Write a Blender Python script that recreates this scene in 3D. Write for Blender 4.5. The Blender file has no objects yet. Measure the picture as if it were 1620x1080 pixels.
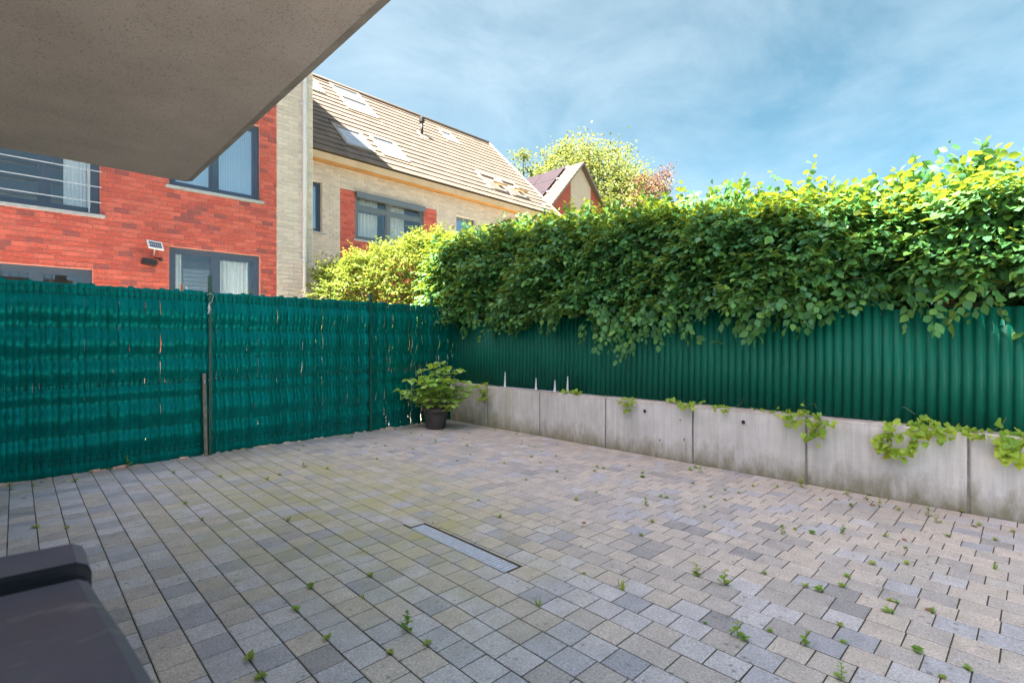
import bpy, math, random
import numpy as np
from mathutils import Vector, Matrix

random.seed(7)
rng = np.random.default_rng(7)
R = math.radians
scene = bpy.context.scene
col = scene.collection

# ------------------------------------------------------------------ camera
CAM_H = 1.35
YAW = math.atan(785 / 810.0)           # optical axis: between +Y (wall run) and +X (fence run)
cam_d = bpy.data.cameras.new("camera")
cam_d.lens, cam_d.sensor_width = 18.0, 36.0
cam_d.clip_start, cam_d.clip_end = 0.02, 2000.0
cam_d.dof.use_dof = True
cam_d.dof.focus_distance = 5.5
cam_d.dof.aperture_fstop = 6.3
cam = bpy.data.objects.new("camera", cam_d)
col.objects.link(cam)
cam.location = (0, 0, CAM_H)
cam.rotation_euler = (math.pi / 2, 0, -YAW)
scene.camera = cam

# ------------------------------------------------------------------ world, sun, exposure
SUN_TO = Vector((-0.53, 0.065, 1.0)).normalized()      # direction towards the sun
world = bpy.data.worlds.new("World")
scene.world = world
world.use_nodes = True
wn, wl = world.node_tree.nodes, world.node_tree.links
bg = wn["Background"]
sky = wn.new("ShaderNodeTexSky")
sky.sky_type = 'NISHITA'
sky.sun_disc = False
sky.sun_elevation = math.asin(SUN_TO.z)
sky.sun_rotation = math.atan2(SUN_TO.x, SUN_TO.y)
sky.air_density, sky.dust_density, sky.ozone_density = 0.22, 2.5, 1.8
tc = wn.new("ShaderNodeTexCoord")
mp = wn.new("ShaderNodeMapping")
mp.inputs["Scale"].default_value = (0.8, 1.2, 2.2)
mp.inputs["Rotation"].default_value = (0.0, 0.35, 0.6)
nz = wn.new("ShaderNodeTexNoise")
nz.inputs["Scale"].default_value = 2.2
nz.inputs["Detail"].default_value = 9
nz.inputs["Roughness"].default_value = 0.62
nz.inputs["Distortion"].default_value = 0.5
rp = wn.new("ShaderNodeMapRange")
rp.inputs[1].default_value, rp.inputs[2].default_value = 0.30, 0.80
rp.inputs[3].default_value, rp.inputs[4].default_value = 0.12, 0.42
wl.new(tc.outputs["Generated"], mp.inputs["Vector"])
wl.new(mp.outputs[0], nz.inputs["Vector"])
wl.new(nz.outputs["Fac"], rp.inputs[0])
cm = wn.new("ShaderNodeMixRGB")
cm.inputs[2].default_value = (3.1, 3.45, 3.6, 1)          # thin high cloud, same brightness all round
hs = wn.new("ShaderNodeHueSaturation")
hs.inputs["Hue"].default_value = 0.452
hs.inputs["Saturation"].default_value = 1.45
wl.new(sky.outputs[0], hs.inputs["Color"])
wl.new(hs.outputs[0], cm.inputs[1])
wl.new(rp.outputs[0], cm.inputs[0])
wl.new(cm.outputs[0], bg.inputs["Color"])
bg.inputs["Strength"].default_value = 0.05

sun_d = bpy.data.lights.new("sun", 'SUN')
sun_d.energy, sun_d.angle, sun_d.color = 5.0, R(0.5), (1.0, 0.89, 0.74)
sun = bpy.data.objects.new("sun", sun_d)
col.objects.link(sun)
sun.rotation_euler = SUN_TO.to_track_quat('Z', 'Y').to_euler()
sun.location = (-5, 3, 20)

vs = scene.view_settings
vs.view_transform = 'Standard'
vs.look = 'None'
vs.gamma = 1.0
vs.exposure = 3.35
scene.cycles.max_bounces = 8
scene.cycles.diffuse_bounces = 5
scene.cycles.transparent_max_bounces = 24

# ------------------------------------------------------------------ pixel helpers (photo 1620 x 1080)
FW = (math.sin(YAW), math.cos(YAW))
RT = (math.cos(YAW), -math.sin(YAW))
def ray(x, y):
    s = (x - 810) / 810.0
    return (FW[0] + s * RT[0], FW[1] + s * RT[1], (540 - y) / 810.0)
def onY(x, y, Y):
    r = ray(x, y); t = Y / r[1]; return Vector((r[0] * t, Y, r[2] * t + CAM_H))
def onX(x, y, X):
    r = ray(x, y); t = X / r[0]; return Vector((X, r[1] * t, r[2] * t + CAM_H))
def onZ(x, y, Z=0.0):
    r = ray(x, y); t = (Z - CAM_H) / r[2]; return Vector((r[0] * t, r[1] * t, Z))
def project(x, y, z):
    d = x * FW[0] + y * FW[1]
    s = x * RT[0] + y * RT[1]
    if d < 0.05: return None
    return (810 + 810 * s / d, 540 - 810 * (z - CAM_H) / d, d)

# ------------------------------------------------------------------ materials
def new_mat(name):
    m = bpy.data.materials.new(name)
    m.use_nodes = True
    nt = m.node_tree
    return m, nt, nt.nodes["Principled BSDF"]

def N(nt, kind, **kw):
    n = nt.nodes.new(kind)
    for k, v in kw.items():
        if k in n.inputs: n.inputs[k].default_value = v
        else: setattr(n, k, v)
    return n

def pos(nt):
    return N(nt, "ShaderNodeNewGeometry").outputs["Position"]

def noise(nt, vec, scale, detail=4, rough=0.55, dist=0.0):
    n = N(nt, "ShaderNodeTexNoise", Scale=scale, Detail=detail, Roughness=rough, Distortion=dist)
    nt.links.new(vec, n.inputs["Vector"])
    return n.outputs["Fac"]

def mrange(nt, v, a, b, c=0.0, d=1.0):
    n = N(nt, "ShaderNodeMapRange")
    n.inputs[1].default_value, n.inputs[2].default_value = a, b
    n.inputs[3].default_value, n.inputs[4].default_value = c, d
    nt.links.new(v, n.inputs[0])
    return n.outputs[0]

def math_n(nt, op, a, b):
    n = N(nt, "ShaderNodeMath", operation=op, use_clamp=True)
    for i, v in enumerate((a, b)):
        if isinstance(v, (int, float)): n.inputs[i].default_value = v
        else: nt.links.new(v, n.inputs[i])
    return n.outputs[0]

def mix(nt, fac, a, b, blend='MIX'):
    n = N(nt, "ShaderNodeMixRGB", blend_type=blend)
    for i, v in enumerate((fac, a, b)):
        if isinstance(v, (int, float)): n.inputs[i].default_value = v
        elif isinstance(v, tuple): n.inputs[i].default_value = (*v[:3], 1)
        else: nt.links.new(v, n.inputs[i])
    return n.outputs[0]

def mapping(nt, vec, scale=(1, 1, 1), loc=(0, 0, 0), rot=(0, 0, 0)):
    n = N(nt, "ShaderNodeMapping")
    n.inputs["Scale"].default_value, n.inputs["Location"].default_value = scale, loc
    n.inputs["Rotation"].default_value = rot
    nt.links.new(vec, n.inputs["Vector"])
    return n.outputs[0]

def bump(nt, b, height, strength=0.3, dist=0.01):
    n = N(nt, "ShaderNodeBump", Strength=strength, Distance=dist)
    nt.links.new(height, n.inputs["Height"])
    nt.links.new(n.outputs[0], b.inputs["Normal"])

def simple(name, c1, c2=None, scale=8.0, rough=0.6, bmp=0.0, bscale=60.0, metal=0.0, spec=0.5, lo=0.35, hi=0.65, bdist=0.004):
    m, nt, b = new_mat(name)
    p = pos(nt)
    b.inputs["Roughness"].default_value = rough
    b.inputs["Metallic"].default_value = metal
    b.inputs["Specular IOR Level"].default_value = spec
    if c2 is None:
        b.inputs["Base Color"].default_value = (*c1, 1)
    else:
        f = mrange(nt, noise(nt, p, scale, 5, 0.6), lo, hi)
        nt.links.new(mix(nt, f, c1, c2), b.inputs["Base Color"])
    if bmp:
        bump(nt, b, noise(nt, p, bscale, 5, 0.6), bmp, bdist)
    return m

def leaf_mat(name, c1, c2, scale=3.0, trans=0.35, rough=0.45, tcol=None, spec=0.28):
    m, nt, b = new_mat(name)
    p = pos(nt)
    f = mrange(nt, noise(nt, p, scale, 4, 0.6), 0.35, 0.65)
    c = mix(nt, f, c1, c2)
    nt.links.new(c, b.inputs["Base Color"])
    b.inputs["Roughness"].default_value = max(rough, 0.5)
    b.inputs["Specular IOR Level"].default_value = spec
    t = N(nt, "ShaderNodeBsdfTranslucent")
    if tcol is None: tcol = tuple(min(1, v * k) for v, k in zip(c2, (2.9, 1.75, 0.45)))
    t.inputs["Color"].default_value = (*tcol, 1)
    mx = N(nt, "ShaderNodeMixShader")
    mx.inputs[0].default_value = trans
    nt.links.new(b.outputs[0], mx.inputs[1])
    nt.links.new(t.outputs[0], mx.inputs[2])
    nt.links.new(mx.outputs[0], nt.nodes["Material Output"].inputs["Surface"])
    return m

def paver_mat(name, c, k2=0.82):
    m, nt, b = new_mat(name)
    p = pos(nt)
    f1 = mrange(nt, noise(nt, p, 9.0, 5, 0.65), 0.3, 0.7)
    cc = mix(nt, f1, tuple(v * k2 for v in c), tuple(min(1, v * 1.13) for v in c))
    # aggregate speckle
    f2 = mrange(nt, noise(nt, p, 330.0, 2, 0.7), 0.32, 0.68, 0.66, 1.34)
    cc = mix(nt, 1.0, cc, f2, 'MULTIPLY')
    f3 = mrange(nt, noise(nt, p, 85.0, 3, 0.75), 0.34, 0.66, 0.70, 1.24)
    cc = mix(nt, 1.0, cc, f3, 'MULTIPLY')
    f4 = mrange(nt, noise(nt, p, 150.0, 1, 0.5), 0.70, 0.76, 0.0, 0.5)
    cc = mix(nt, f4, cc, (0.10, 0.095, 0.09))
    # lichen spots, mostly towards the right hand side of the yard
    vo = N(nt, "ShaderNodeTexVoronoi", Scale=16.0)
    nt.links.new(p, vo.inputs["Vector"])
    spot = mrange(nt, vo.outputs["Distance"], 0.10, 0.22, 1.0, 0.0)
    spot = math_n(nt, 'MULTIPLY', spot, mrange(nt, noise(nt, p, 2.6, 2), 0.44, 0.58, 0, 0.6))
    cc = mix(nt, spot, cc, (0.085, 0.085, 0.085))
    # moss film round the drain
    g = N(nt, "ShaderNodeTexGradient", gradient_type='SPHERICAL')
    nt.links.new(mapping(nt, p, (1 / 1.5, 1 / 2.9, 0.0), (-1.95 / 1.5, -4.2 / 2.9, 0)), g.inputs[0])
    ms = math_n(nt, 'MULTIPLY', mrange(nt, g.outputs["Fac"], 0.0, 0.55), mrange(nt, noise(nt, p, 3.2, 5, 0.65), 0.36, 0.68))
    cc = mix(nt, math_n(nt, 'MULTIPLY', ms, 0.9), cc, (0.45, 0.42, 0.18))
    # soil washed up along the wall and the fence
    sx = N(nt, "ShaderNodeSeparateXYZ"); nt.links.new(p, sx.inputs[0])
    d1 = mrange(nt, sx.outputs["X"], 4.3, 5.35)
    d2 = mrange(nt, sx.outputs["Y"], 6.1, 7.0)
    d = math_n(nt, 'MULTIPLY', math_n(nt, 'MAXIMUM', d1, d2), mrange(nt, noise(nt, p, 2.0, 6, 0.7), 0.30, 0.66))
    cc = mix(nt, math_n(nt, 'MULTIPLY', d, 0.6), cc, (0.31, 0.255, 0.195))
    nt.links.new(cc, b.inputs["Base Color"])
    b.inputs["Roughness"].default_value = 0.45
    b.inputs["Specular IOR Level"].default_value = 0.7
    h = mix(nt, 0.5, noise(nt, p, 60, 4, 0.7), noise(nt, p, 350, 2, 0.7))
    bump(nt, b, h, 0.35, 0.003)
    return m

def concrete_wall_mat():
    m, nt, b = new_mat("retaining wall concrete")
    p = pos(nt)
    f = mrange(nt, noise(nt, p, 2.2, 6, 0.65), 0.3, 0.7)
    cc = mix(nt, f, (0.50, 0.492, 0.485), (0.68, 0.675, 0.67))
    st = mrange(nt, noise(nt, mapping(nt, p, (1, 14, 0.9)), 1.6, 5, 0.7), 0.42, 0.72, 0, 0.45)
    cc = mix(nt, st, cc, (0.31, 0.28, 0.245))
    fm = mrange(nt, noise(nt, mapping(nt, p, (1, 1.5, 45)), 2.0, 3, 0.5), 0.4, 0.7, 0.0, 0.10)
    cc = mix(nt, fm, cc, (0.34, 0.33, 0.31))
    sx = N(nt, "ShaderNodeSeparateXYZ"); nt.links.new(p, sx.inputs[0])
    n1 = noise(nt, mapping(nt, p, (1, 2.5, 1)), 3.0, 6, 0.7)
    zz = N(nt, "ShaderNodeMath", operation='ADD'); nt.links.new(sx.outputs["Z"], zz.inputs[0])
    nn = mrange(nt, n1, 0.25, 0.75, -0.14, 0.16); nt.links.new(nn, zz.inputs[1])
    dirt = mrange(nt, zz.outputs[0], 0.0, 0.26, 0.85, 0.0)
    cc = mix(nt, dirt, cc, (0.175, 0.16, 0.085))
    mossy = math_n(nt, 'MULTIPLY', mrange(nt, sx.outputs["Y"], 4.8, 6.4, 0, 0.7), mrange(nt, noise(nt, p, 4.5, 5, 0.7), 0.38, 0.62))
    cc = mix(nt, mossy, cc, (0.33, 0.31, 0.16))
    edge = mrange(nt, sx.outputs["Z"], 0.600, 0.64, 0, 0.55)
    cc = mix(nt, math_n(nt, 'MULTIPLY', edge, mrange(nt, noise(nt, p, 7, 5, 0.7), 0.35, 0.6)), cc, (0.33, 0.22, 0.17))
    vo = N(nt, "ShaderNodeTexVoronoi", Scale=26.0); nt.links.new(p, vo.inputs["Vector"])
    pit = math_n(nt, 'MULTIPLY', mrange(nt, vo.outputs["Distance"], 0.06, 0.14, 1, 0), mrange(nt, noise(nt, p, 3, 2), 0.52, 0.6))
    cc = mix(nt, math_n(nt, 'MULTIPLY', pit, 0.7), cc, (0.12, 0.11, 0.10))
    nt.links.new(cc, b.inputs["Base Color"])
    b.inputs["Roughness"].default_value = 0.85
    bump(nt, b, mix(nt, 0.5, noise(nt, p, 30, 6, 0.7), noise(nt, p, 90, 4, 0.7)), 0.35, 0.005)
    return m

def brick_wall_mat(name, c1, c2, mortar, bw=0.2, bh=0.075):
    """plain brick pattern for walls too far off, or hidden, to build brick by brick; vertical walls facing -Y"""
    m, nt, b = new_mat(name)
    p = N(nt, "ShaderNodeTexCoord").outputs["Object"]
    sx = N(nt, "ShaderNodeSeparateXYZ"); nt.links.new(p, sx.inputs[0])
    ad = N(nt, "ShaderNodeMath", operation='ADD')
    nt.links.new(sx.outputs["X"], ad.inputs[0]); nt.links.new(sx.outputs["Y"], ad.inputs[1])
    cb = N(nt, "ShaderNodeCombineXYZ")
    nt.links.new(ad.outputs[0], cb.inputs[0]); nt.links.new(sx.outputs["Z"], cb.inputs[1])
    br = N(nt, "ShaderNodeTexBrick", Scale=1.0)
    br.inputs["Brick Width"].default_value, br.inputs["Row Height"].default_value = bw, bh
    br.inputs["Mortar Size"].default_value = 0.008
    br.inputs["Color1"].default_value, br.inputs["Color2"].default_value = (*c1, 1), (*c2, 1)
    br.inputs["Mortar"].default_value = (*mortar, 1)
    nt.links.new(cb.outputs[0], br.inputs["Vector"])
    cc = mix(nt, mrange(nt, noise(nt, p, 1.2, 5), 0.3, 0.7, 0.0, 0.3), br.outputs["Color"], tuple(v * 0.7 for v in c1))
    nt.links.new(cc, b.inputs["Base Color"])
    b.inputs["Roughness"].default_value = 0.85
    return m

def glass_mat(name, tint=(0.75, 0.82, 0.85), refl=0.30):
    m, nt, b = new_mat(name)
    nt.nodes.remove(b)
    tr = N(nt, "ShaderNodeBsdfTransparent"); tr.inputs[0].default_value = (*tint, 1)
    gl = N(nt, "ShaderNodeBsdfGlossy"); gl.inputs["Roughness"].default_value = 0.0
    gl.inputs["Color"].default_value = (0.95, 0.97, 1, 1)
    fr = N(nt, "ShaderNodeLayerWeight"); fr.inputs[0].default_value = 0.5
    f = mrange(nt, math_n(nt, 'POWER', fr.outputs["Facing"], 4.0), 0.0, 1.0, refl, 1.0)
    mx = N(nt, "ShaderNodeMixShader")
    nt.links.new(f, mx.inputs[0]); nt.links.new(tr.outputs[0], mx.inputs[1]); nt.links.new(gl.outputs[0], mx.inputs[2])
    nt.links.new(mx.outputs[0], nt.nodes["Material Output"].inputs["Surface"])
    return m

M = {}
PAVER_COLS = [(0.60, 0.535, 0.505), (0.55, 0.495, 0.475), (0.50, 0.46, 0.455), (0.44, 0.41, 0.42), (0.58, 0.515, 0.48), (0.36, 0.345, 0.37), (0.53, 0.485, 0.48), (0.58, 0.56, 0.605), (0.49, 0.485, 0.545), (0.41, 0.41, 0.475)]
M['paver'] = [paver_mat("paver %d" % i, c) for i, c in enumerate(PAVER_COLS)]
M['joint'] = simple("joint soil", (0.050, 0.043, 0.036), (0.075, 0.072, 0.042), 5.0, 0.95, 0.4, 200)
M['wall'] = concrete_wall_mat()
M['filler'] = simple("joint filler", (0.16, 0.14, 0.12), (0.27, 0.25, 0.22), 12, 0.9)
M['slab'] = simple("balcony concrete", (0.39, 0.345, 0.295), (0.48, 0.43, 0.37), 2.0, 0.9, 0.9, 130, bdist=0.006)
def speckle(m, scale, lo, hi, dark):
    nt = m.node_tree; b = nt.nodes["Principled BSDF"]
    src = b.inputs["Base Color"].links[0].from_socket
    f = mrange(nt, noise(nt, pos(nt), scale, 2, 0.6), lo, hi, 0.0, 0.75)
    nt.links.new(mix(nt, f, src, dark), b.inputs["Base Color"])
speckle(M['slab'], 130.0, 0.60, 0.68, (0.12, 0.10, 0.085))
M['slabedge'] = simple("stained slab edge", (0.17, 0.15, 0.125), (0.27, 0.24, 0.20), 6.0, 0.95, 0.8, 120)
M['render'] = simple("pale plaster", (0.76, 0.73, 0.68), (0.80, 0.77, 0.72), 1.5, 0.9, 0.1, 90)
M['whitewall'] = simple("white render", (0.78, 0.76, 0.72), (0.82, 0.80, 0.76), 1.5, 0.9)
M['flatglass'] = simple("flat window glass", (0.03, 0.04, 0.05), rough=0.05, spec=0.8)
M['terrace'] = simple("pale bounce ground", (0.50, 0.47, 0.42), (0.58, 0.55, 0.50), 2.0, 0.85)
M['grass'] = simple("garden ground", (0.05, 0.075, 0.025), (0.11, 0.10, 0.05), 2.5, 0.95, 0.5, 60)
M['soil'] = simple("soil", (0.05, 0.038, 0.025), (0.09, 0.07, 0.05), 20, 0.95, 0.6, 120)
M['slat'] = [simple("green slat %d" % i, c, tuple(v * 1.15 for v in c), 6, r, 0.06, 25, spec=1.0) for i, (c, r) in enumerate((((0.001, 0.112, 0.094), 0.25), ((0.001, 0.095, 0.078), 0.27), ((0.001, 0.132, 0.116), 0.23), ((0.001, 0.082, 0.066), 0.29)))]
for m_ in M['slat']:
    m_.node_tree.nodes["Principled BSDF"].inputs["Specular Tint"].default_value = (0.02, 0.85, 0.80, 1)
M['wire'] = simple("green wire", (0.003, 0.075, 0.055), rough=0.4)
M['post'] = simple("green post", (0.003, 0.085, 0.06), (0.004, 0.10, 0.07), 5, 0.35)
M['corr'] = simple("corrugated green", (0.002, 0.105, 0.071), (0.003, 0.13, 0.088), 1.6, 0.5, 0.06, 40, spec=0.22)
M['galv'] = simple("galvanised steel", (0.64, 0.68, 0.78), (0.78, 0.82, 0.92), 30, 0.45, metal=0.1)
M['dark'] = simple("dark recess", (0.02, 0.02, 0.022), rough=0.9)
M['wood'] = simple("weathered wood", (0.20, 0.15, 0.11), (0.34, 0.29, 0.24), 16, 0.85, 0.4, 60)
M['cord'] = simple("white cord", (0.75, 0.75, 0.72), rough=0.7)
M['binp'] = simple("dark grey plastic", (0.065, 0.078, 0.125), (0.095, 0.108, 0.16), 6, 0.50, 0.15, 90, lo=0.3, hi=0.7)
def smudges(m, scale, lo, hi, c, amount):
    nt = m.node_tree; b = nt.nodes["Principled BSDF"]
    src = b.inputs["Base Color"].links[0].from_socket
    f = mrange(nt, noise(nt, mapping(nt, pos(nt), (1.0, 2.2, 1.0), rot=(0, 0, 0.6)), scale, 6, 0.7), lo, hi, 0.0, amount)
    nt.links.new(mix(nt, f, src, c), b.inputs["Base Color"])
smudges(M['binp'], 9.0, 0.60, 0.74, (0.24, 0.25, 0.28), 0.75)
M['rubber_groove_shade'] = simple("rubber_groove_shade", (0.010, 0.012, 0.020), rough=0.6, spec=0.2)  # wheel rubber; on the lid groove it paints the groove's shade
M['pot'] = simple("dark plastic pot", (0.045, 0.038, 0.037), (0.065, 0.055, 0.052), 7, 0.55)
M['twig'] = simple("twig bark", (0.16, 0.11, 0.07), (0.28, 0.20, 0.13), 20, 0.85)
M['stem'] = simple("green stem", (0.14, 0.17, 0.06), (0.20, 0.16, 0.08), 20, 0.7)
M['trunk'] = simple("trunk bark", (0.10, 0.075, 0.05), (0.18, 0.14, 0.10), 8, 0.9, 0.4, 30)
M['redbrick'] = [simple("red brick %d" % i, tuple(v * k for v, k in zip(c, (0.72, 0.8, 0.9))), tuple(v * 1.18 for v in c), 55, 0.85, 0.9, 60, bdist=0.008) for i, c in enumerate(((0.60, 0.115, 0.078), (0.53, 0.097, 0.068), (0.66, 0.145, 0.10), (0.33, 0.085, 0.076), (0.46, 0.090, 0.070), (0.58, 0.13, 0.094)))]
M['redmortar'] = simple("reddish mortar", (0.56, 0.25, 0.20), (0.66, 0.34, 0.28), 10, 0.9)
M['creambrick'] = [simple("cream brick %d" % i, c, tuple(v * 1.08 for v in c), 12, 0.85, 0.3, 70) for i, c in enumerate(((0.58, 0.505, 0.44), (0.54, 0.47, 0.41), (0.62, 0.54, 0.475), (0.51, 0.44, 0.39)))]
M['creammortar'] = simple("pale mortar", (0.84, 0.765, 0.69), (0.88, 0.81, 0.74), 10, 0.9)
M['redwall'] = brick_wall_mat("red brick wall", (0.46, 0.09, 0.06), (0.33, 0.07, 0.055), (0.42, 0.17, 0.13))
M['creamwall'] = brick_wall_mat("cream brick wall", (0.58, 0.475, 0.41), (0.54, 0.44, 0.38), (0.80, 0.71, 0.62))
M['frame'] = simple("blue grey window frame", (0.055, 0.085, 0.135), rough=0.38)
M['framel'] = simple("lighter grey window frame", (0.13, 0.16, 0.19), rough=0.4)
M['sill'] = simple("bluestone sill", (0.36, 0.37, 0.38), (0.44, 0.45, 0.46), 12, 0.7)
M['glass'] = glass_mat("window glass")
M['glass2'] = glass_mat("skylight glass", (0.95, 0.97, 0.98), 0.06)
M['glassc'] = glass_mat("clear window glass", (0.92, 0.95, 0.96), 0.07)
M['curtain'] = simple("white curtain", (0.78, 0.77, 0.74), (0.84, 0.83, 0.80), 4, 0.9)
M['blind'] = simple("reflected sky sheet", (0.66, 0.73, 0.78), (0.71, 0.77, 0.81), 3, 0.8)  # reflected sky put into the colour
M['refl_slat'] = simple("grey reflected slats", (0.34, 0.34, 0.35), rough=0.6)
M['skyblind'] = simple("pale skylight blind", (0.21, 0.21, 0.23), rough=0.8)
M['room'] = simple("room wall", (0.34, 0.33, 0.32), rough=0.9)
M['pipe'] = simple("zinc downpipe", (0.55, 0.56, 0.60), (0.62, 0.63, 0.67), 4, 0.45)
M['rail'] = simple("steel rail", (0.62, 0.64, 0.67), rough=0.35, metal=0.6)
M['black'] = simple("black plastic", (0.018, 0.018, 0.02), rough=0.5)
M['white'] = simple("white plastic", (0.80, 0.80, 0.80), rough=0.4)
M['cell'] = simple("solar cell", (0.02, 0.02, 0.075), rough=0.2, spec=0.8)
M['tile'] = [simple("roof tile %d" % i, c, tuple(v * 1.2 for v in c), 5, 0.75, 0.3, 60) for i, c in enumerate(((0.112, 0.086, 0.068), (0.100, 0.079, 0.064), (0.125, 0.094, 0.072), (0.092, 0.073, 0.062)))]
M['fascia'] = simple("timber fascia", (0.52, 0.37, 0.22), (0.60, 0.45, 0.30), 3, 0.7)
M['soffit'] = simple("orange timber soffit", (0.55, 0.27, 0.07), (0.62, 0.33, 0.11), 3, 0.6)
M['pine'] = simple("pine sash", (0.45, 0.26, 0.12), (0.52, 0.32, 0.17), 10, 0.6)
M['flash'] = simple("skylight cladding", (0.22, 0.20, 0.18), rough=0.5)
M['pv'] = simple("photovoltaic panel", (0.026, 0.019, 0.026), (0.032, 0.024, 0.032), 3, 0.6, spec=0.15)
M['hedge'] = [leaf_mat("hedge leaf %d" % i, c1, c2, 2.5, 0.26, spec=0.40, tcol=(0.36, 0.42, 0.03)) for i, (c1, c2) in enumerate((((0.055, 0.205, 0.062), (0.085, 0.265, 0.07)), ((0.040, 0.165, 0.060), (0.062, 0.215, 0.065)), ((0.10, 0.27, 0.06), (0.15, 0.34, 0.07)), ((0.055, 0.20, 0.105), (0.085, 0.255, 0.115))))]
M['bush'] = [leaf_mat("bush leaf %d" % i, c1, c2, 2.5, 0.35, tcol=(0.34, 0.40, 0.06)) for i, (c1, c2) in enumerate((((0.12, 0.19, 0.030), (0.17, 0.25, 0.04)), ((0.08, 0.15, 0.03), (0.12, 0.20, 0.04)), ((0.17, 0.23, 0.045), (0.23, 0.28, 0.06))))]
M['vine'] = [leaf_mat("vine leaf %d" % i, c1, c2, 9, 0.30) for i, (c1, c2) in enumerate((((0.20, 0.36, 0.045), (0.27, 0.44, 0.06)), ((0.14, 0.30, 0.04), (0.20, 0.37, 0.05)), ((0.25, 0.40, 0.06), (0.32, 0.48, 0.08))))]
M['hyd'] = [leaf_mat("hydrangea leaf %d" % i, c1, c2, 9, 0.30) for i, (c1, c2) in enumerate((((0.24, 0.47, 0.11), (0.31, 0.56, 0.15)), ((0.17, 0.38, 0.09), (0.24, 0.46, 0.11)), ((0.33, 0.55, 0.18), (0.41, 0.63, 0.24))))]
M['weed'] = [leaf_mat("weed leaf %d" % i, c1, c2, 9, 0.30) for i, (c1, c2) in enumerate((((0.17, 0.34, 0.06), (0.23, 0.41, 0.08)), ((0.23, 0.36, 0.08), (0.30, 0.42, 0.10)), ((0.12, 0.27, 0.06), (0.17, 0.33, 0.07))))]
M['treel'] = [leaf_mat("tree leaf %d" % i, c1, c2, 0.7, 0.3, tcol=(0.30, 0.33, 0.08)) for i, (c1, c2) in enumerate((((0.10, 0.155, 0.045), (0.14, 0.20, 0.06)), ((0.07, 0.12, 0.04), (0.11, 0.16, 0.055)), ((0.13, 0.18, 0.06), (0.18, 0.23, 0.08))))]
M['redl'] = [leaf_mat("copper leaf %d" % i, c1, c2, 0.7, 0.25, tcol=(0.26, 0.12, 0.08)) for i, (c1, c2) in enumerate((((0.13, 0.065, 0.055), (0.18, 0.09, 0.075)), ((0.12, 0.11, 0.05), (0.17, 0.15, 0.07)), ((0.10, 0.045, 0.05), (0.15, 0.065, 0.065))))]
M['deadleaf'] = simple("dead leaf", (0.24, 0.12, 0.06), (0.36, 0.19, 0.10), 20, 0.8)

# ------------------------------------------------------------------ mesh helpers
def tag(o, label=None, cat=None, group=None, kind=None):
    if label: o["label"] = label
    if cat: o["category"] = cat
    if group: o["group"] = group
    if kind: o["kind"] = kind
    return o

def empty(name, loc, rz=0.0):
    o = bpy.data.objects.new(name, None)
    o.empty_display_size = 0.2
    o.location, o.rotation_euler = loc, (0, 0, rz)
    col.objects.link(o)
    return o

def thing(name, label, cat, loc=(0, 0, 0), rz=0.0, group=None):
    return tag(empty(name, loc, rz), label, cat, group)

def link(name, me, parent=None, loc=(0, 0, 0), rot=None, scale=None):
    o = bpy.data.objects.new(name, me)
    col.objects.link(o)
    o.parent = parent
    o.location = loc
    if rot is not None: o.rotation_euler = rot
    if scale is not None: o.scale = scale
    return o

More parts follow.
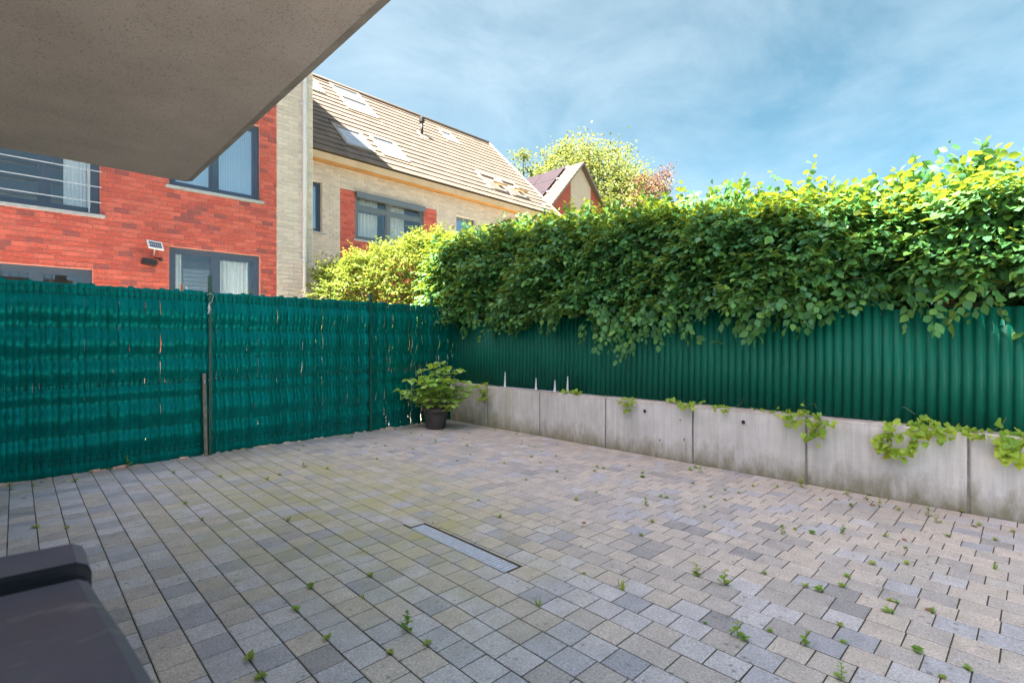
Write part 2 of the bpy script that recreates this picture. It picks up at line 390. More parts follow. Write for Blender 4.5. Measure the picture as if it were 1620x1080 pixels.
class MB:
    def __init__(self):
        self.v, self.f, self.m = [], [], []
    def add(self, vs, fs, mi=0):
        n = len(self.v)
        self.v.extend([tuple(p) for p in vs])
        for f in fs:
            self.f.append(tuple(i + n for i in f)); self.m.append(mi)
    def box(self, x0, x1, y0, y1, z0, z1, mi=0):
        if x0 > x1: x0, x1 = x1, x0
        if y0 > y1: y0, y1 = y1, y0
        if z0 > z1: z0, z1 = z1, z0
        self.add([(x0, y0, z0), (x1, y0, z0), (x1, y1, z0), (x0, y1, z0), (x0, y0, z1), (x1, y0, z1), (x1, y1, z1), (x0, y1, z1)],
                 [(0, 3, 2, 1), (4, 5, 6, 7), (0, 1, 5, 4), (1, 2, 6, 5), (2, 3, 7, 6), (3, 0, 4, 7)], mi)
    def cbox(self, x0, x1, y0, y1, z0, z1, c, mi=0):
        """box with chamfered top edges"""
        self.add([(x0, y0, z0), (x1, y0, z0), (x1, y1, z0), (x0, y1, z0), (x0, y0, z1 - c), (x1, y0, z1 - c), (x1, y1, z1 - c), (x0, y1, z1 - c),
                  (x0 + c, y0 + c, z1), (x1 - c, y0 + c, z1), (x1 - c, y1 - c, z1), (x0 + c, y1 - c, z1)],
                 [(8, 9, 10, 11), (0, 1, 5, 4), (1, 2, 6, 5), (2, 3, 7, 6), (3, 0, 4, 7), (4, 5, 9, 8), (5, 6, 10, 9), (6, 7, 11, 10), (7, 4, 8, 11)], mi)
    def obox(self, c, ax, ay, az, mi=0):
        """box from a centre and three half axis vectors"""
        c, ax, ay, az = Vector(c), Vector(ax), Vector(ay), Vector(az)
        vs = [c + sx * ax + sy * ay + sz * az for sz in (-1, 1) for sx, sy in ((-1, -1), (1, -1), (1, 1), (-1, 1))]
        self.add(vs, [(0, 3, 2, 1), (4, 5, 6, 7), (0, 1, 5, 4), (1, 2, 6, 5), (2, 3, 7, 6), (3, 0, 4, 7)], mi)
    def tube(self, pts, rad, n=6, mi=0, cap=True):
        pts = [Vector(p) for p in pts]
        rads = rad if isinstance(rad, (list, tuple)) else [rad] * len(pts)
        rings, prev = [], None
        for i, p in enumerate(pts):
            t = (pts[min(i + 1, len(pts) - 1)] - pts[max(i - 1, 0)]).normalized()
            a = prev if prev is not None else (Vector((0, 0, 1)) if abs(t.z) < 0.9 else Vector((1, 0, 0)))
            u = (a - t * a.dot(t)).normalized()
            w = t.cross(u); prev = u
            rings.append([p + rads[i] * (math.cos(2 * math.pi * k / n) * u + math.sin(2 * math.pi * k / n) * w) for k in range(n)])
        vs = [q for r in rings for q in r]
        fs = [(i * n + k, i * n + (k + 1) % n, (i + 1) * n + (k + 1) % n, (i + 1) * n + k) for i in range(len(pts) - 1) for k in range(n)]
        if cap:
            fs += [tuple(range(n))[::-1], tuple((len(pts) - 1) * n + k for k in range(n))]
        self.add(vs, fs, mi)
    def lathe(self, c, prof, n=24, mi=0):
        vs = [(c[0] + r * math.cos(2 * math.pi * k / n), c[1] + r * math.sin(2 * math.pi * k / n), c[2] + z) for r, z in prof for k in range(n)]
        fs = [(i * n + k, i * n + (k + 1) % n, (i + 1) * n + (k + 1) % n, (i + 1) * n + k) for i in range(len(prof) - 1) for k in range(n)]
        self.add(vs, fs, mi)
    def mesh(self, name, mats, origin=(0, 0, 0), smooth=False):
        me = bpy.data.meshes.new(name)
        o = Vector(origin)
        me.from_pydata([tuple(Vector(v) - o) for v in self.v], [], self.f)
        for m in (mats if isinstance(mats, (list, tuple)) else [mats]): me.materials.append(m)
        if len(me.materials) > 1: me.polygons.foreach_set("material_index", self.m)
        if smooth: me.polygons.foreach_set("use_smooth", [True] * len(me.polygons))
        me.update()
        return me
    def build(self, name, mats, parent=None, origin=None, smooth=False, loc=(0, 0, 0)):
        if origin is None:
            origin = parent_origin(parent)
        return link(name, self.mesh(name, mats, origin, smooth), parent, loc)

def parent_origin(p):
    """children are modelled in world coordinates unless the thing is rotated (then in its own frame)"""
    o = Vector((0, 0, 0))
    while p is not None:
        if p.get("_local"): return Vector((0, 0, 0))
        o = o + Vector(p.location); p = p.parent
    return o

def box_part(name, mat, parent, x0, x1, y0, y1, z0, z1):
    b = MB(); b.box(x0, x1, y0, y1, z0, z1)
    return b.build(name, mat, parent)

def subtract(rect, holes, eps=0.012):
    """rect minus axis aligned holes -> list of rects (a0,a1,b0,b1)"""
    out = [rect]
    for h in holes:
        nxt = []
        for r in out:
            if h[1] <= r[0] or h[0] >= r[1] or h[3] <= r[2] or h[2] >= r[3]:
                nxt.append(r); continue
            if h[0] > r[0]: nxt.append((r[0], h[0], r[2], r[3]))
            if h[1] < r[1]: nxt.append((h[1], r[1], r[2], r[3]))
            a0, a1 = max(r[0], h[0]), min(r[1], h[1])
            if h[2] > r[2]: nxt.append((a0, a1, r[2], h[2]))
            if h[3] < r[3]: nxt.append((a0, a1, h[3], r[3]))
        out = [r for r in nxt if r[1] - r[0] > eps and r[3] - r[2] > eps]
    return out

# ------------------------------------------------------------------ leaves (bulk)
def leaf_shape(kind):
    """outline verts (unit length along +Y, base at origin) and faces; folded along the midrib"""
    if kind == 'oval':
        v = [(0, 0, 0), (0.30, 0.28, 0.07), (0.33, 0.58, 0.05), (0, 1.0, -0.10), (-0.33, 0.58, 0.05), (-0.30, 0.28, 0.07), (0, 0.5, -0.02)]
        f = [(0, 1, 6), (1, 2, 6), (2, 3, 6), (3, 4, 6), (4, 5, 6), (5, 0, 6)]
    elif kind == 'heart':
        v = [(0, 0.0, 0), (0.24, -0.16, 0.03), (0.46, 0.02, 0.06), (0.45, 0.32, 0.05), (0.24, 0.66, 0.0), (0, 0.95, -0.12), (-0.24, 0.66, 0.0), (-0.45, 0.32, 0.05), (-0.46, 0.02, 0.06), (-0.24, -0.16, 0.03), (0, 0.35, -0.05)]
        f = [(i, i + 1, 10) for i in range(9)] + [(9, 0, 10)]
    elif kind == 'quad':
        v = [(0, 0, 0), (0.32, 0.5, 0.06), (0, 1, -0.05), (-0.32, 0.5, 0.06)]
        f = [(0, 1, 2), (0, 2, 3)]
    elif kind == 'blade':
        v = [(-0.05, 0, 0), (0.05, 0, 0), (0.06, 0.5, 0.05), (0, 1, -0.15), (-0.06, 0.5, 0.05)]
        f = [(0, 1, 2), (0, 2, 4), (4, 2, 3)]
    return np.array(v, float), f

def leaf_mesh_single(name, kind, mat):
    v, f = leaf_shape(kind)
    me = bpy.data.meshes.new(name)
    me.from_pydata([tuple(p) for p in v], [], f)
    me.materials.append(mat)
    me.polygons.foreach_set("use_smooth", [True] * len(me.polygons))
    return me

def frames(dirs, ups):
    """rotation matrices with y=dir, z~up"""
    y = dirs / np.linalg.norm(dirs, axis=1, keepdims=True)
    x = np.cross(y, ups); x /= np.linalg.norm(x, axis=1, keepdims=True) + 1e-9
    z = np.cross(x, y)
    return np.stack([x, y, z], axis=2)       # columns

def bulk_leaves(name, kind, P, Rm, S, mi, mats, parent=None, origin=(0, 0, 0)):
    v, f = leaf_shape(kind)
    n, k = len(P), len(v)
    V = (np.einsum('nij,kj->nki', Rm, v) * S[:, None, None] + P[:, None, :] - np.array(origin)).reshape(-1, 3)
    tri = np.array(f)
    F = (tri[None, :, :] + (np.arange(n) * k)[:, None, None]).reshape(-1, 3)
    me = bpy.data.meshes.new(name)
    me.vertices.add(len(V)); me.vertices.foreach_set("co", V.ravel())
    me.loops.add(F.size); me.loops.foreach_set("vertex_index", F.ravel().astype(np.int32))
    me.polygons.add(len(F))
    me.polygons.foreach_set("loop_start", np.arange(0, F.size, 3, dtype=np.int32))
    me.polygons.foreach_set("loop_total", np.full(len(F), 3, dtype=np.int32))
    for m in mats: me.materials.append(m)
    me.polygons.foreach_set("material_index", np.repeat(mi, len(f)).astype(np.int32))
    me.polygons.foreach_set("use_smooth", np.ones(len(F), dtype=bool))
    me.update(calc_edges=True); me.validate()
    return link(name, me, parent)

def leaf_objects(name, kind, P, Rm, S, mi, mats, parent, origin=(0, 0, 0)):
    meshes = [leaf_mesh_single(name, kind, m) for m in mats]
    for p, r, s, i in zip(P, Rm, S, mi):
        o = bpy.data.objects.new(name, meshes[int(i)])
        col.objects.link(o); o.parent = parent
        o.matrix_local = Matrix.Translation(Vector(p) - Vector(origin)) @ Matrix(r.tolist()).to_4x4() @ Matrix.Scale(float(s), 4)

def spray(nl, length, leaf, r):
    """leaf positions/directions along one twig running along +Y, roughly in the XY plane"""
    P, D, S = [], [], []
    for i in range(nl):
        t = (i + 0.6) / nl
        side = 1 if i % 2 else -1
        P.append((side * 0.006 + r.normal(0, 0.008), t * length, -0.10 * length * t * t + r.normal(0, 0.008)))
        a = side * r.uniform(0.55, 1.15) if i < nl - 1 else r.normal(0, 0.2)
        D.append((math.sin(a), math.cos(a), r.uniform(-0.45, 0.05)))
        S.append(leaf * r.uniform(0.6, 1.25) * (1.0 if t < 0.85 else 0.8))
    return np.array(P), np.array(D), np.array(S)

def sprays_to_leaves(bases, dirs, nl, length, leaf, r, droop=0.25, tilt=0.35):
    allP, allR, allS = [], [], []
    B = np.asarray(bases); D = np.asarray(dirs)
    up = np.tile((0, 0, 1.0), (len(B), 1)) + r.normal(0, tilt, (len(B), 3))
    Fm = frames(D, up)
    for b, m in zip(B, Fm):
        k = int(nl * r.uniform(0.7, 1.3)) + 1
        P, d, S = spray(k, length * r.uniform(0.7, 1.25), leaf, r)
        P = P @ m.T + b
        d = d @ m.T; d[:, 2] -= droop * r.uniform(0.4, 1.4, k)
        u = np.tile(m[:, 2], (k, 1)) + r.normal(0, 0.30, (k, 3))
        allP.append(P); allR.append(frames(d, u)); allS.append(S)
    return np.concatenate(allP), np.concatenate(allR), np.concatenate(allS)

def lerp_profile(prof, t):
    xs, zs = zip(*prof)
    return np.interp(t, xs, zs)

# =================================================================== SETTING
XW, WALL_H = 5.38, 0.64            # retaining wall face
def fence_y(x): return 6.84 + 0.058 * x     # slat fence line
DRAIN = (2.055, 2.178, 2.185, 3.185)        # x0,x1,y0,y1

b = MB()
b.add([(-600, -600, -0.09), (600, -600, -0.09), (600, 600, -0.09), (-600, 600, -0.09)], [(0, 1, 2, 3)])
tag(b.build("ground", M['grass']), kind="structure")

# raised soil behind the retaining wall
b = MB(); b.box(XW + 0.2, 16, -8, 7.6, -0.08, 0.60)
tag(b.build("raised_ground", M['soil']), kind="structure")

# pale ground added between the slat fence and the houses to bounce sunlight
b = MB(); b.box(-3.9, 14.0, 7.62, 12.6, -0.085, -0.03)
tag(b.build("garden_bounce_ground", M['terrace']), kind="structure")

# --- paving: bed + pavers
bed = MB()
for r_ in subtract((-3.0, XW + 0.05, -1.61, 7.6), [DRAIN]):
    bed.box(r_[0], r_[1], r_[2], r_[3], -0.085, -0.0021)
paving = tag(bed.build("patio_paving", M['joint'], None, origin=(0, 0, 0)), kind="structure")

PX, PY, GAP = 0.1505, 0.157, 0.0052
pv = []
rows = []
x = XW - 0.003
while x > -1.6:
    rows.append((x - PX, x)); x -= PX
HOLE = (DRAIN[0] - 0.006, DRAIN[1] + 0.012, DRAIN[2] - 0.006, DRAIN[3] + 0.006)
for ri, (x0, x1) in enumerate(rows):
    y = -1.6 + (0.5 * PY if ri % 2 else 0.0) + random.uniform(-0.012, 0.012) * (4.0 if x1 < 1.6 else 1.0)
    while y < 7.45:
        u = random.random()
        ln = PY * random.choice((0.985, 1.0, 1.0, 1.015)) if u < (0.985 if x1 > 2.3 else 0.95) else PY * 1.5
        for (a0, a1, c0, c1) in subtract((x0, x1, y, y + ln), [HOLE], 0.02):
            pv.append((a0, a1, c0, c1))
        y += ln
def paver_colour(x, y):
    # blue grey left, with sky sheen put into the colour; warmer to the right
    w = [1.2, 1.4, 1.2, 0.9, 0.7, 0.2, 1.2, 0.5, 0.7, 0.3] if x + 0.25 * y > 3.0 else [0.7, 0.8, 0.6, 0.4, 0.35, 0.1, 0.8, 3.0, 2.0, 1.0]
    return random.choices(range(10), w)[0]
info = []
for (a0, a1, c0, c1) in pv:
    cx, cy = (a0 + a1) / 2, (c0 + c1) / 2
    pr = project(cx, cy, 0)
    score = -1
    if pr and -20 < pr[0] < 1640 and pr[1] < 1100:
        blocked = pr[0] < 235 and pr[1] > 900
        score = (a1 - a0) * (c1 - c0) / pr[2] ** 3 if not blocked else -1
    info.append((score, a0, a1, c0, c1, cx, cy))
info.sort(key=lambda t: -t[0])
cache = {}
rest = MB()
for i, (sc, a0, a1, c0, c1, cx, cy) in enumerate(info):
    ci = paver_colour(cx, cy)
    w, l = round(a1 - a0 - GAP, 4), round(c1 - c0 - GAP, 4)
    dz = random.uniform(-0.0006, 0.0014)
    if i < 300:
        key = (w, l, ci)
        if key not in cache:
            q = MB(); q.cbox(-w / 2, w / 2, -l / 2, l / 2, -0.05, 0, 0.0026)
            cache[key] = q.mesh("paver", M['paver'][ci])
        link("paver", cache[key], paving, (cx, cy, dz), (random.gauss(0, 0.003), random.gauss(0, 0.003), random.gauss(0, 0.004)))
    else:
        n0 = len(rest.v)
        rest.cbox(cx - w / 2, cx + w / 2, cy - l / 2, cy + l / 2, -0.05 + dz, dz, 0.0026, ci)
        tx, ty, rz = random.gauss(0, 0.003), random.gauss(0, 0.003), random.gauss(0, 0.004)
        for k in range(n0, len(rest.v)):
            vx, vy, vz = rest.v[k]
            dx, dy = vx - cx, vy - cy
            rest.v[k] = (cx + dx - dy * rz, cy + dy + dx * rz, vz + tx * dy - ty * dx)
tag(rest.build("paver_field", M['paver'], paving, origin=(0, 0, 0)), kind="stuff")

# unseen sunlit yard added behind the camera for bounce light
b = MB(); b.box(-14.0, XW - 0.01, -16.0, -1.62, -0.08, -0.004)
tag(b.build("bounce_yard_paving", M['paver'][5]), kind="structure")

# --- retaining wall
wall = thing("concrete_retaining_wall", "low grey concrete retaining wall of butted panels below the corrugated sheets", "wall", (XW + 0.1, 3.5, 0))
joints = [-4.2, -3.05, -1.9, -0.755, 0.394, 1.547, 2.684, 3.853, 4.992, 6.129, 7.10]
for i in range(len(joints) - 1):
    y0, y1 = joints[i] + 0.006, joints[i + 1] - 0.006
    zt = WALL_H + random.uniform(-0.006, 0.006); xf = XW + random.uniform(0, 0.006)
    c = 0.012
    q = MB()
    # front face profile with small chamfers at the vertical ends and the top
    ny = 12
    ys = [y0] + [y0 + c] + list(np.linspace(y0 + c, y1 - c, ny)[1:-1]) + [y1 - c] + [y1]
    pts, fcs = [], []
    for k, yy in enumerate(ys):
        e = c if k in (0, len(ys) - 1) else 0.0
        j = random.uniform(-0.0025, 0.0025)
        pts += [(xf + e, yy, -0.05), (xf + e, yy, zt - c - e + j), (xf + c + e, yy, zt - e + j), (XW + 0.20, yy, zt - e)]
    for k in range(len(ys) - 1):
        for a in range(3):
            i0 = k * 4 + a
            fcs.append((i0, i0 + 1, i0 + 5, i0 + 4))
    n = len(ys) - 1
    fcs += [(0, 3, 2, 1), (n * 4, n * 4 + 1, n * 4 + 2, n * 4 + 3), (3, 0, n * 4, n * 4 + 3)]
    q.add(pts, [f[::-1] for f in fcs])
    q.build("wall_panel", M['wall'], wall)
for y in joints[1:-1]:
    box_part("joint_filler", M['filler'], wall, XW + 0.011, XW + 0.18, y - 0.007, y + 0.007, -0.04, WALL_H - 0.02)
for (px_, py_) in ((1020, 650), (1176, 667.5), (1076, 664), (1043.5, 695.5), (1082.5, 695), (835, 676)):
    p = onX(px_, py_, XW)
    rr = 0.021 if py_ in (650, 667.5) else 0.010
    q = MB()
    q.lathe((0, 0, 0), [(rr * 1.25, -0.004), (rr * 1.25, 0.001), (rr, 0.0015), (rr, -0.003), (0.0005, -0.003)], 14, 0)
    q.m = [0] * (14 * 3) + [1] * 14
    o = link("tie_hole", q.mesh("tie_hole", [M['wall'], M['dark']]), wall, Vector((XW - 0.0015, p.y, p.z)) - wall.location, (0, -math.pi / 2, 0))

# --- corrugated sheets
corr = thing("corrugated_fence", "dark green corrugated sheet fence standing on the concrete wall", "fence", (XW + 0.16, 3.5, 0.6))
XC = XW + 0.155
edges = [7.135, 6.36, 5.46, 4.55, 3.66, 2.76, 1.86, 0.955, 0.05, -0.85, -1.75, -2.65, -3.5]
tops = [1.70, 1.705, 1.69, 1.70, 1.695, 1.70, 1.70, 1.635, 1.645, 1.63, 1.64, 1.64]
tops2 = [1.70, 1.70, 1.70, 1.69, 1.70, 1.69, 1.715, 1.62, 1.64, 1.64, 1.63, 1.63]
for i in range(len(edges) - 1):
    y1, y0 = edges[i] + 0.02, edges[i + 1] - 0.02
    n = int((y1 - y0) / 0.0762 * 14)
    off = 0.0035 * (i % 2)
    zb = 0.645
    q = MB(); pts = []
    for k in range(n + 1):
        y = y1 + (y0 - y1) * k / n
        t = k / n
        xx = XC - off + 0.021 * (0.5 + 0.5 * math.cos(2 * math.pi * y / 0.0762)) ** 2.2 + 0.006 * math.sin(y * 1.7 + i)
        zt = tops[i] * (1 - t) + tops2[i] * t
        pts += [(xx - 0.004, y, zb), (xx + 0.003 * math.sin(i * 2.1), y, zt)]
    q.add(pts, [(2 * k, 2 * k + 1, 2 * k + 3, 2 * k + 2) for k in range(n)])
    o = q.build("corrugated_sheet", M['corr'], corr, smooth=True)
    md = o.modifiers.new("thickness", 'SOLIDIFY'); md.thickness = 0.0015

# --- slat fence
fence = thing("slatted_mesh_fence", "teal green wire mesh fence woven with vertical plastic slats", "fence", (2.2, fence_y(2.2), 0))
FA = math.atan(0.058)
def fpt(x, out, z):            # a point at fence coordinate x, `out` metres towards the yard
    return (x + out * math.sin(FA), fence_y(x) - out * math.cos(FA), z)
WIRES = [1.895, 1.835, 1.50, 1.175, 0.915, 0.885, 0.715, 0.405, 0.165, 0.115]
KNOT = [0.02, 0.115, 0.165, 0.28, 0.405, 0.56, 0.715, 0.80, 0.885, 0.915, 1.04, 1.175, 1.34, 1.50, 1.67, 1.835, 1.895, 1.945]
def slat_mesh(seed):
    r = random.Random(seed)
    pinned = set(WIRES) | {0.02, 1.945}
    zs, outs, wid = [], [], []
    for i in range(len(KNOT) - 1):
        z0, z1 = KNOT[i], KNOT[i + 1]
        for s in (0.0, 0.5):
            zs.append(z0 + (z1 - z0) * s)
    zs.append(KNOT[-1])
    amp = {}
    res = []
    for z in zs:
        below = max(w for w in [0.02] + WIRES if w <= z + 1e-6)
        above = min([w for w in WIRES + [1.945] if w > z + 1e-6] or [1.945])
        if above <= below: t = 0
        else: t = (z - below) / (above - below)
        key = (below, above)
        if key not in amp:
            span = above - below
            amp[key] = (r.uniform(0.75, 1.1) * min(0.056, span * 0.17), r.uniform(-0.20, 0.2))
        a, sk = amp[key]
        out = a * math.sin(math.pi * (t ** (1 + sk))) if 0 < t < 1 else 0.0
        res.append((z, out))
    w0 = r.uniform(0.0258, 0.0280)
    tw = r.uniform(-0.06, 0.06)
    q = MB(); pts = []
    ztop = r.uniform(-0.012, 0.012); zbot = r.uniform(-0.022, 0.0)
    for i, (z, out) in enumerate(res):
        ww = w0 * (0.84 if seed % 3 == 0 and abs(z - 0.9) < 0.03 else 1.0)
        tilt = tw + r.uniform(-0.05, 0.05)
        zz = z + (ztop if i == len(res) - 1 else 0) + (zbot if i == 0 else 0)
        sh = r.uniform(-0.0022, 0.0022); ww *= r.uniform(0.965, 1.03)
        for s in (-1, 0, 1):
            pts.append((sh + s * ww, -(out + 0.004 + tilt * s * 0.06 + (0.0065 if s == 0 else 0)), zz))
    fcs = []
    for i in range(len(res) - 1):
        for s in (0, 1):
            a = i * 3 + s
            fcs.append((a, a + 1, a + 4, a + 3))
    q.add(pts, fcs)
    return q.mesh("slat", M['slat'][seed % 4], smooth=True)
slats = [slat_mesh(s) for s in range(28)]
POST_X = [-0.51, 1.658, 3.827, 4.985]
x = -0.95
si = 0
while x < 5.52:
    me = slats[random.randrange(len(slats))]
    gapx = random.uniform(0, 0.0015) if random.random() < 0.96 else random.uniform(0.001, 0.003)
    if x > 3.9: gapx += random.uniform(0.0, 0.006)
    p = fpt(x, 0, 0)
    o = link("slat", me, fence, Vector(p) - fence.location, (0, random.gauss(0, 0.0012), FA + random.gauss(0, 0.045)))
    x += 0.0468 + gapx
# wires of each panel
pan = [(-1.0, -0.53), (-0.49, 1.635), (1.68, 3.805), (3.85, 4.965), (5.005, 5.36)]
for (a, c) in pan:
    for z in WIRES:
        q = MB()
        n = max(2, int((c - a) / 0.35))
        sag = random.uniform(-0.006, 0.006)
        q.tube([fpt(a + (c - a) * k / n, 0.012, z + sag * math.sin(math.pi * k / n)) for k in range(n + 1)], 0.0026, 5)
        q.build("horizontal_wire", M['wire'], fence)
    q = MB()
    xx = a + 0.03
    while xx < c:
        # folded strands show in front of the slats in the three double-wire bands
        for z0, z1 in ((0.165, 0.115), (0.915, 0.885), (1.895, 1.835)):
            zm = (z0 + z1) / 2
            q.tube([fpt(xx, 0.006, z0 + 0.035), fpt(xx, 0.030, zm), fpt(xx, 0.006, z1 - 0.035)], 0.0022, 4)
        q.tube([fpt(xx, -0.012, 0.03), fpt(xx, -0.012, 1.93)], 0.0022, 4)
        xx += 0.0535
    tag(q.build("vertical_wires", M['wire'], fence), kind="stuff")
for xp, zt in zip(POST_X, (2.1, 2.115, 2.06, 2.10)):
    q = MB()
    c = Vector(fpt(xp, 0.046, zt / 2))
    d = Vector((math.cos(FA), math.sin(FA), 0)); nn = Vector((-math.sin(FA), math.cos(FA), 0))
    q.obox(c, d * 0.016, nn * 0.022, Vector((0, 0, zt / 2)))
    q.obox(c + Vector((0, 0, zt / 2 + 0.006)), d * 0.022, nn * 0.024, Vector((0, 0, 0.006)))
    for z in (0.2, 0.9, 1.6, 1.85):
        q.obox(Vector(fpt(xp, 0.072, z)), d * 0.026, nn * 0.004, Vector((0, 0, 0.016)))
    q.build("post", M['post'], fence)

# =================================================================== APARTMENT BUILDING (camera stands below its balcony)
SLAB_Z = CAM_H + 1.2
apt = thing("apartment_building", "apartment building with a grey concrete balcony slab overhanging the upper left", "building", (-4.0, 2.0, 0))
BX, BY0, BY1 = -0.62, -0.5, 7.95        # yard side wall
TX, TY0, TY1 = -14.0, 1.33, 9.63          # unseen set-back tower, added to cast the yard's shade
RY, RZ, RK = 6.48, 40.0, 0.48            # tower roofline shaped for the hedge's sun edge, falling away behind the camera
def roof_z(y): return RZ - max(RY - y, 0) * RK - max(y - RY, 0) * 0.03
def prism(x0, x1, prof, name, mat):
    q = MB(); n = len(prof)
    q.add([(x1, y, z) for y, z in prof] + [(x0, y, z) for y, z in prof],
          [tuple(range(n)), tuple(range(2 * n - 1, n - 1, -1))] + [(i, i + n, (i + 1) % n + n, (i + 1) % n) for i in range(n)])
    return q.build(name, mat, apt)
prism(-24.0, TX, [(TY0, -0.05), (TY1, -0.05), (TY1, roof_z(TY1)), (RY, RZ), (TY0, roof_z(TY0))], "shade_tower_wall", M['render'])
prism(-24.2, TX + 0.15, [(TY0 - 0.1, roof_z(TY0) - 0.03), (RY, RZ + 0.01), (TY1 + 0.1, roof_z(TY1) + 0.01), (TY1 + 0.1, roof_z(TY1) + 0.16), (RY, RZ + 0.16), (TY0 - 0.1, roof_z(TY0) + 0.12)], "roof", M['tile'][0])  # roof of the added shade tower
prism(TX + 0.002, BX, [(BY0, -0.05), (BY1, -0.05), (BY1, SLAB_Z + 0.2), (BY0, SLAB_Z + 0.2)], "wall", M['render'])
def slab(name, z, x1, y0, y1, t=0.24):
    q = MB()
    cx, cz = 0.055, 0.030     # flat chamfer round the free edges
    x0 = BX + 0.01
    lo = [(x0, y0), (x1, y0), (x1, y1), (x0, y1)]
    li = [(x0, y0 + cx), (x1 - cx, y0 + cx), (x1 - cx, y1 - cx), (x0, y1 - cx)]
    pts = [(a, c, z) for a, c in li] + [(a, c, z + cz) for a, c in lo] + [(a, c, z + t) for a, c in lo]
    fcs = [(3, 2, 1, 0), (8, 9, 10, 11)]
    for i in range(4):
        j = (i + 1) % 4
        fcs += [(i, j, j + 4, i + 4), (i + 4, j + 4, j + 8, i + 8)]
    q.add(pts, fcs)
    q.m = [0, 0] + [1, 0] * 4
    return q.build(name, [M['slab'], M['slabedge']], apt)
slab("balcony_slab", SLAB_Z, 0.972, -0.62, 4.53)
for z in (SLAB_Z,):
    q = MB()
    for k in range(35):
        y = -0.5 + k * 0.14
        q.box(0.86, 0.872, y, y + 0.012, z + 0.24, z + 1.20)
    q.box(0.85, 0.88, -0.54, 4.40, z + 1.20, z + 1.24)
    q.box(BX + 0.02, 0.88, 4.36, 4.40, z + 1.20, z + 1.24)
    for k in range(10):
        xx = BX + 0.1 + k * 0.14
        q.box(xx, xx + 0.012, 4.374, 4.386, z + 0.24, z + 1.20)
    q.build("balcony_railing", M['frame'], apt)

# windows of the flats
def yard_window(x, y0, z, h=2.2, w_=1.7):
    q = MB()
    q.box(x - 0.01, x + 0.03, y0, y0 + 0.07, z, z + h); q.box(x - 0.01, x + 0.03, y0 + w_ - 0.07, y0 + w_, z, z + h)
    q.box(x - 0.01, x + 0.029, y0 + 0.07, y0 + w_ - 0.07, z, z + 0.07); q.box(x - 0.01, x + 0.029, y0 + 0.07, y0 + w_ - 0.07, z + h - 0.07, z + h)
    q.box(x - 0.01, x + 0.028, y0 + w_ / 2 - 0.03, y0 + w_ / 2 + 0.03, z + 0.07, z + h - 0.07)
    wv = q.build("window", M['frame'], apt)
    for a in (y0 + 0.07, y0 + w_ / 2 + 0.03):
        box_part("pane", M['flatglass'], wv, x - 0.005, x + 0.012, a, a + w_ / 2 - 0.10, z + 0.07, z + h - 0.07)
for y0 in (1.2, 4.9): yard_window(BX, y0, 0.1)
for k in range(12):
    for y0 in (2.0, 4.6, 7.3): yard_window(TX, y0, 3.3 + 2.9 * k, 1.9, 1.6)  # windows of the added shade tower

# =================================================================== HOUSES
def window(parent, x0, x1, z0, z1, yf, recess=0.09, mull=(), transoms=(), fw=0.055, fmat='frame', gmat='glass', sill=True, sash=True, bottom=True):
    """window in a wall facing -Y. part: the outer frame; sub-parts: sashes, panes, sill"""
    y0 = yf + recess
    q = MB()
    q.box(x0, x0 + fw, y0, y0 + 0.07, z0, z1); q.box(x1 - fw, x1, y0, y0 + 0.07, z0, z1)
    q.box(x0 + fw, x1 - fw, y0 + 0.001, y0 + 0.069, z1 - fw, z1); q.box(x0 + fw, x1 - fw, y0 + 0.001, y0 + 0.069, z0, z0 + fw)
    for m_ in mull: q.box(m_ - fw * 0.55, m_ + fw * 0.55, y0 + 0.002, y0 + 0.068, z0 + fw, z1 - fw)
    o = q.build("window", M[fmat], parent)
    xs = [x0 + fw] + [v for m_ in mull for v in (m_ - fw * 0.55, m_ + fw * 0.55)] + [x1 - fw]
    zs = [z0 + fw] + [v for t in transoms for v in (t - fw * 0.5, t + fw * 0.5)] + [z1 - fw]
    for i in range(0, len(xs), 2):
        for t in transoms:
            box_part("transom", M[fmat], o, xs[i], xs[i + 1], y0 + 0.004, y0 + 0.066, t - fw * 0.5, t + fw * 0.5)
        for k in range(0, len(zs), 2):
            a0, a1, c0, c1 = xs[i], xs[i + 1], zs[k], zs[k + 1]
            sw = 0.04 if sash else 0.0
            if sash:
                s = MB()
                s.box(a0, a0 + sw, y0 + 0.012, y0 + 0.06, c0, c1); s.box(a1 - sw, a1, y0 + 0.012, y0 + 0.06, c0, c1)
                s.box(a0 + sw, a1 - sw, y0 + 0.013, y0 + 0.059, c0, c0 + sw); s.box(a0 + sw, a1 - sw, y0 + 0.013, y0 + 0.059, c1 - sw, c1)
                s.build("sash", M[fmat], o)
            box_part("pane", M[gmat], o, a0 + sw, a1 - sw, y0 + 0.034, y0 + 0.040, c0 + sw, c1 - sw)
    if sill:
        box_part("sill", M['sill'], o, x0 - 0.06, x1 + 0.06, yf - 0.045, y0 + 0.02, z0 - 0.05, z0 - 0.002)
    return o

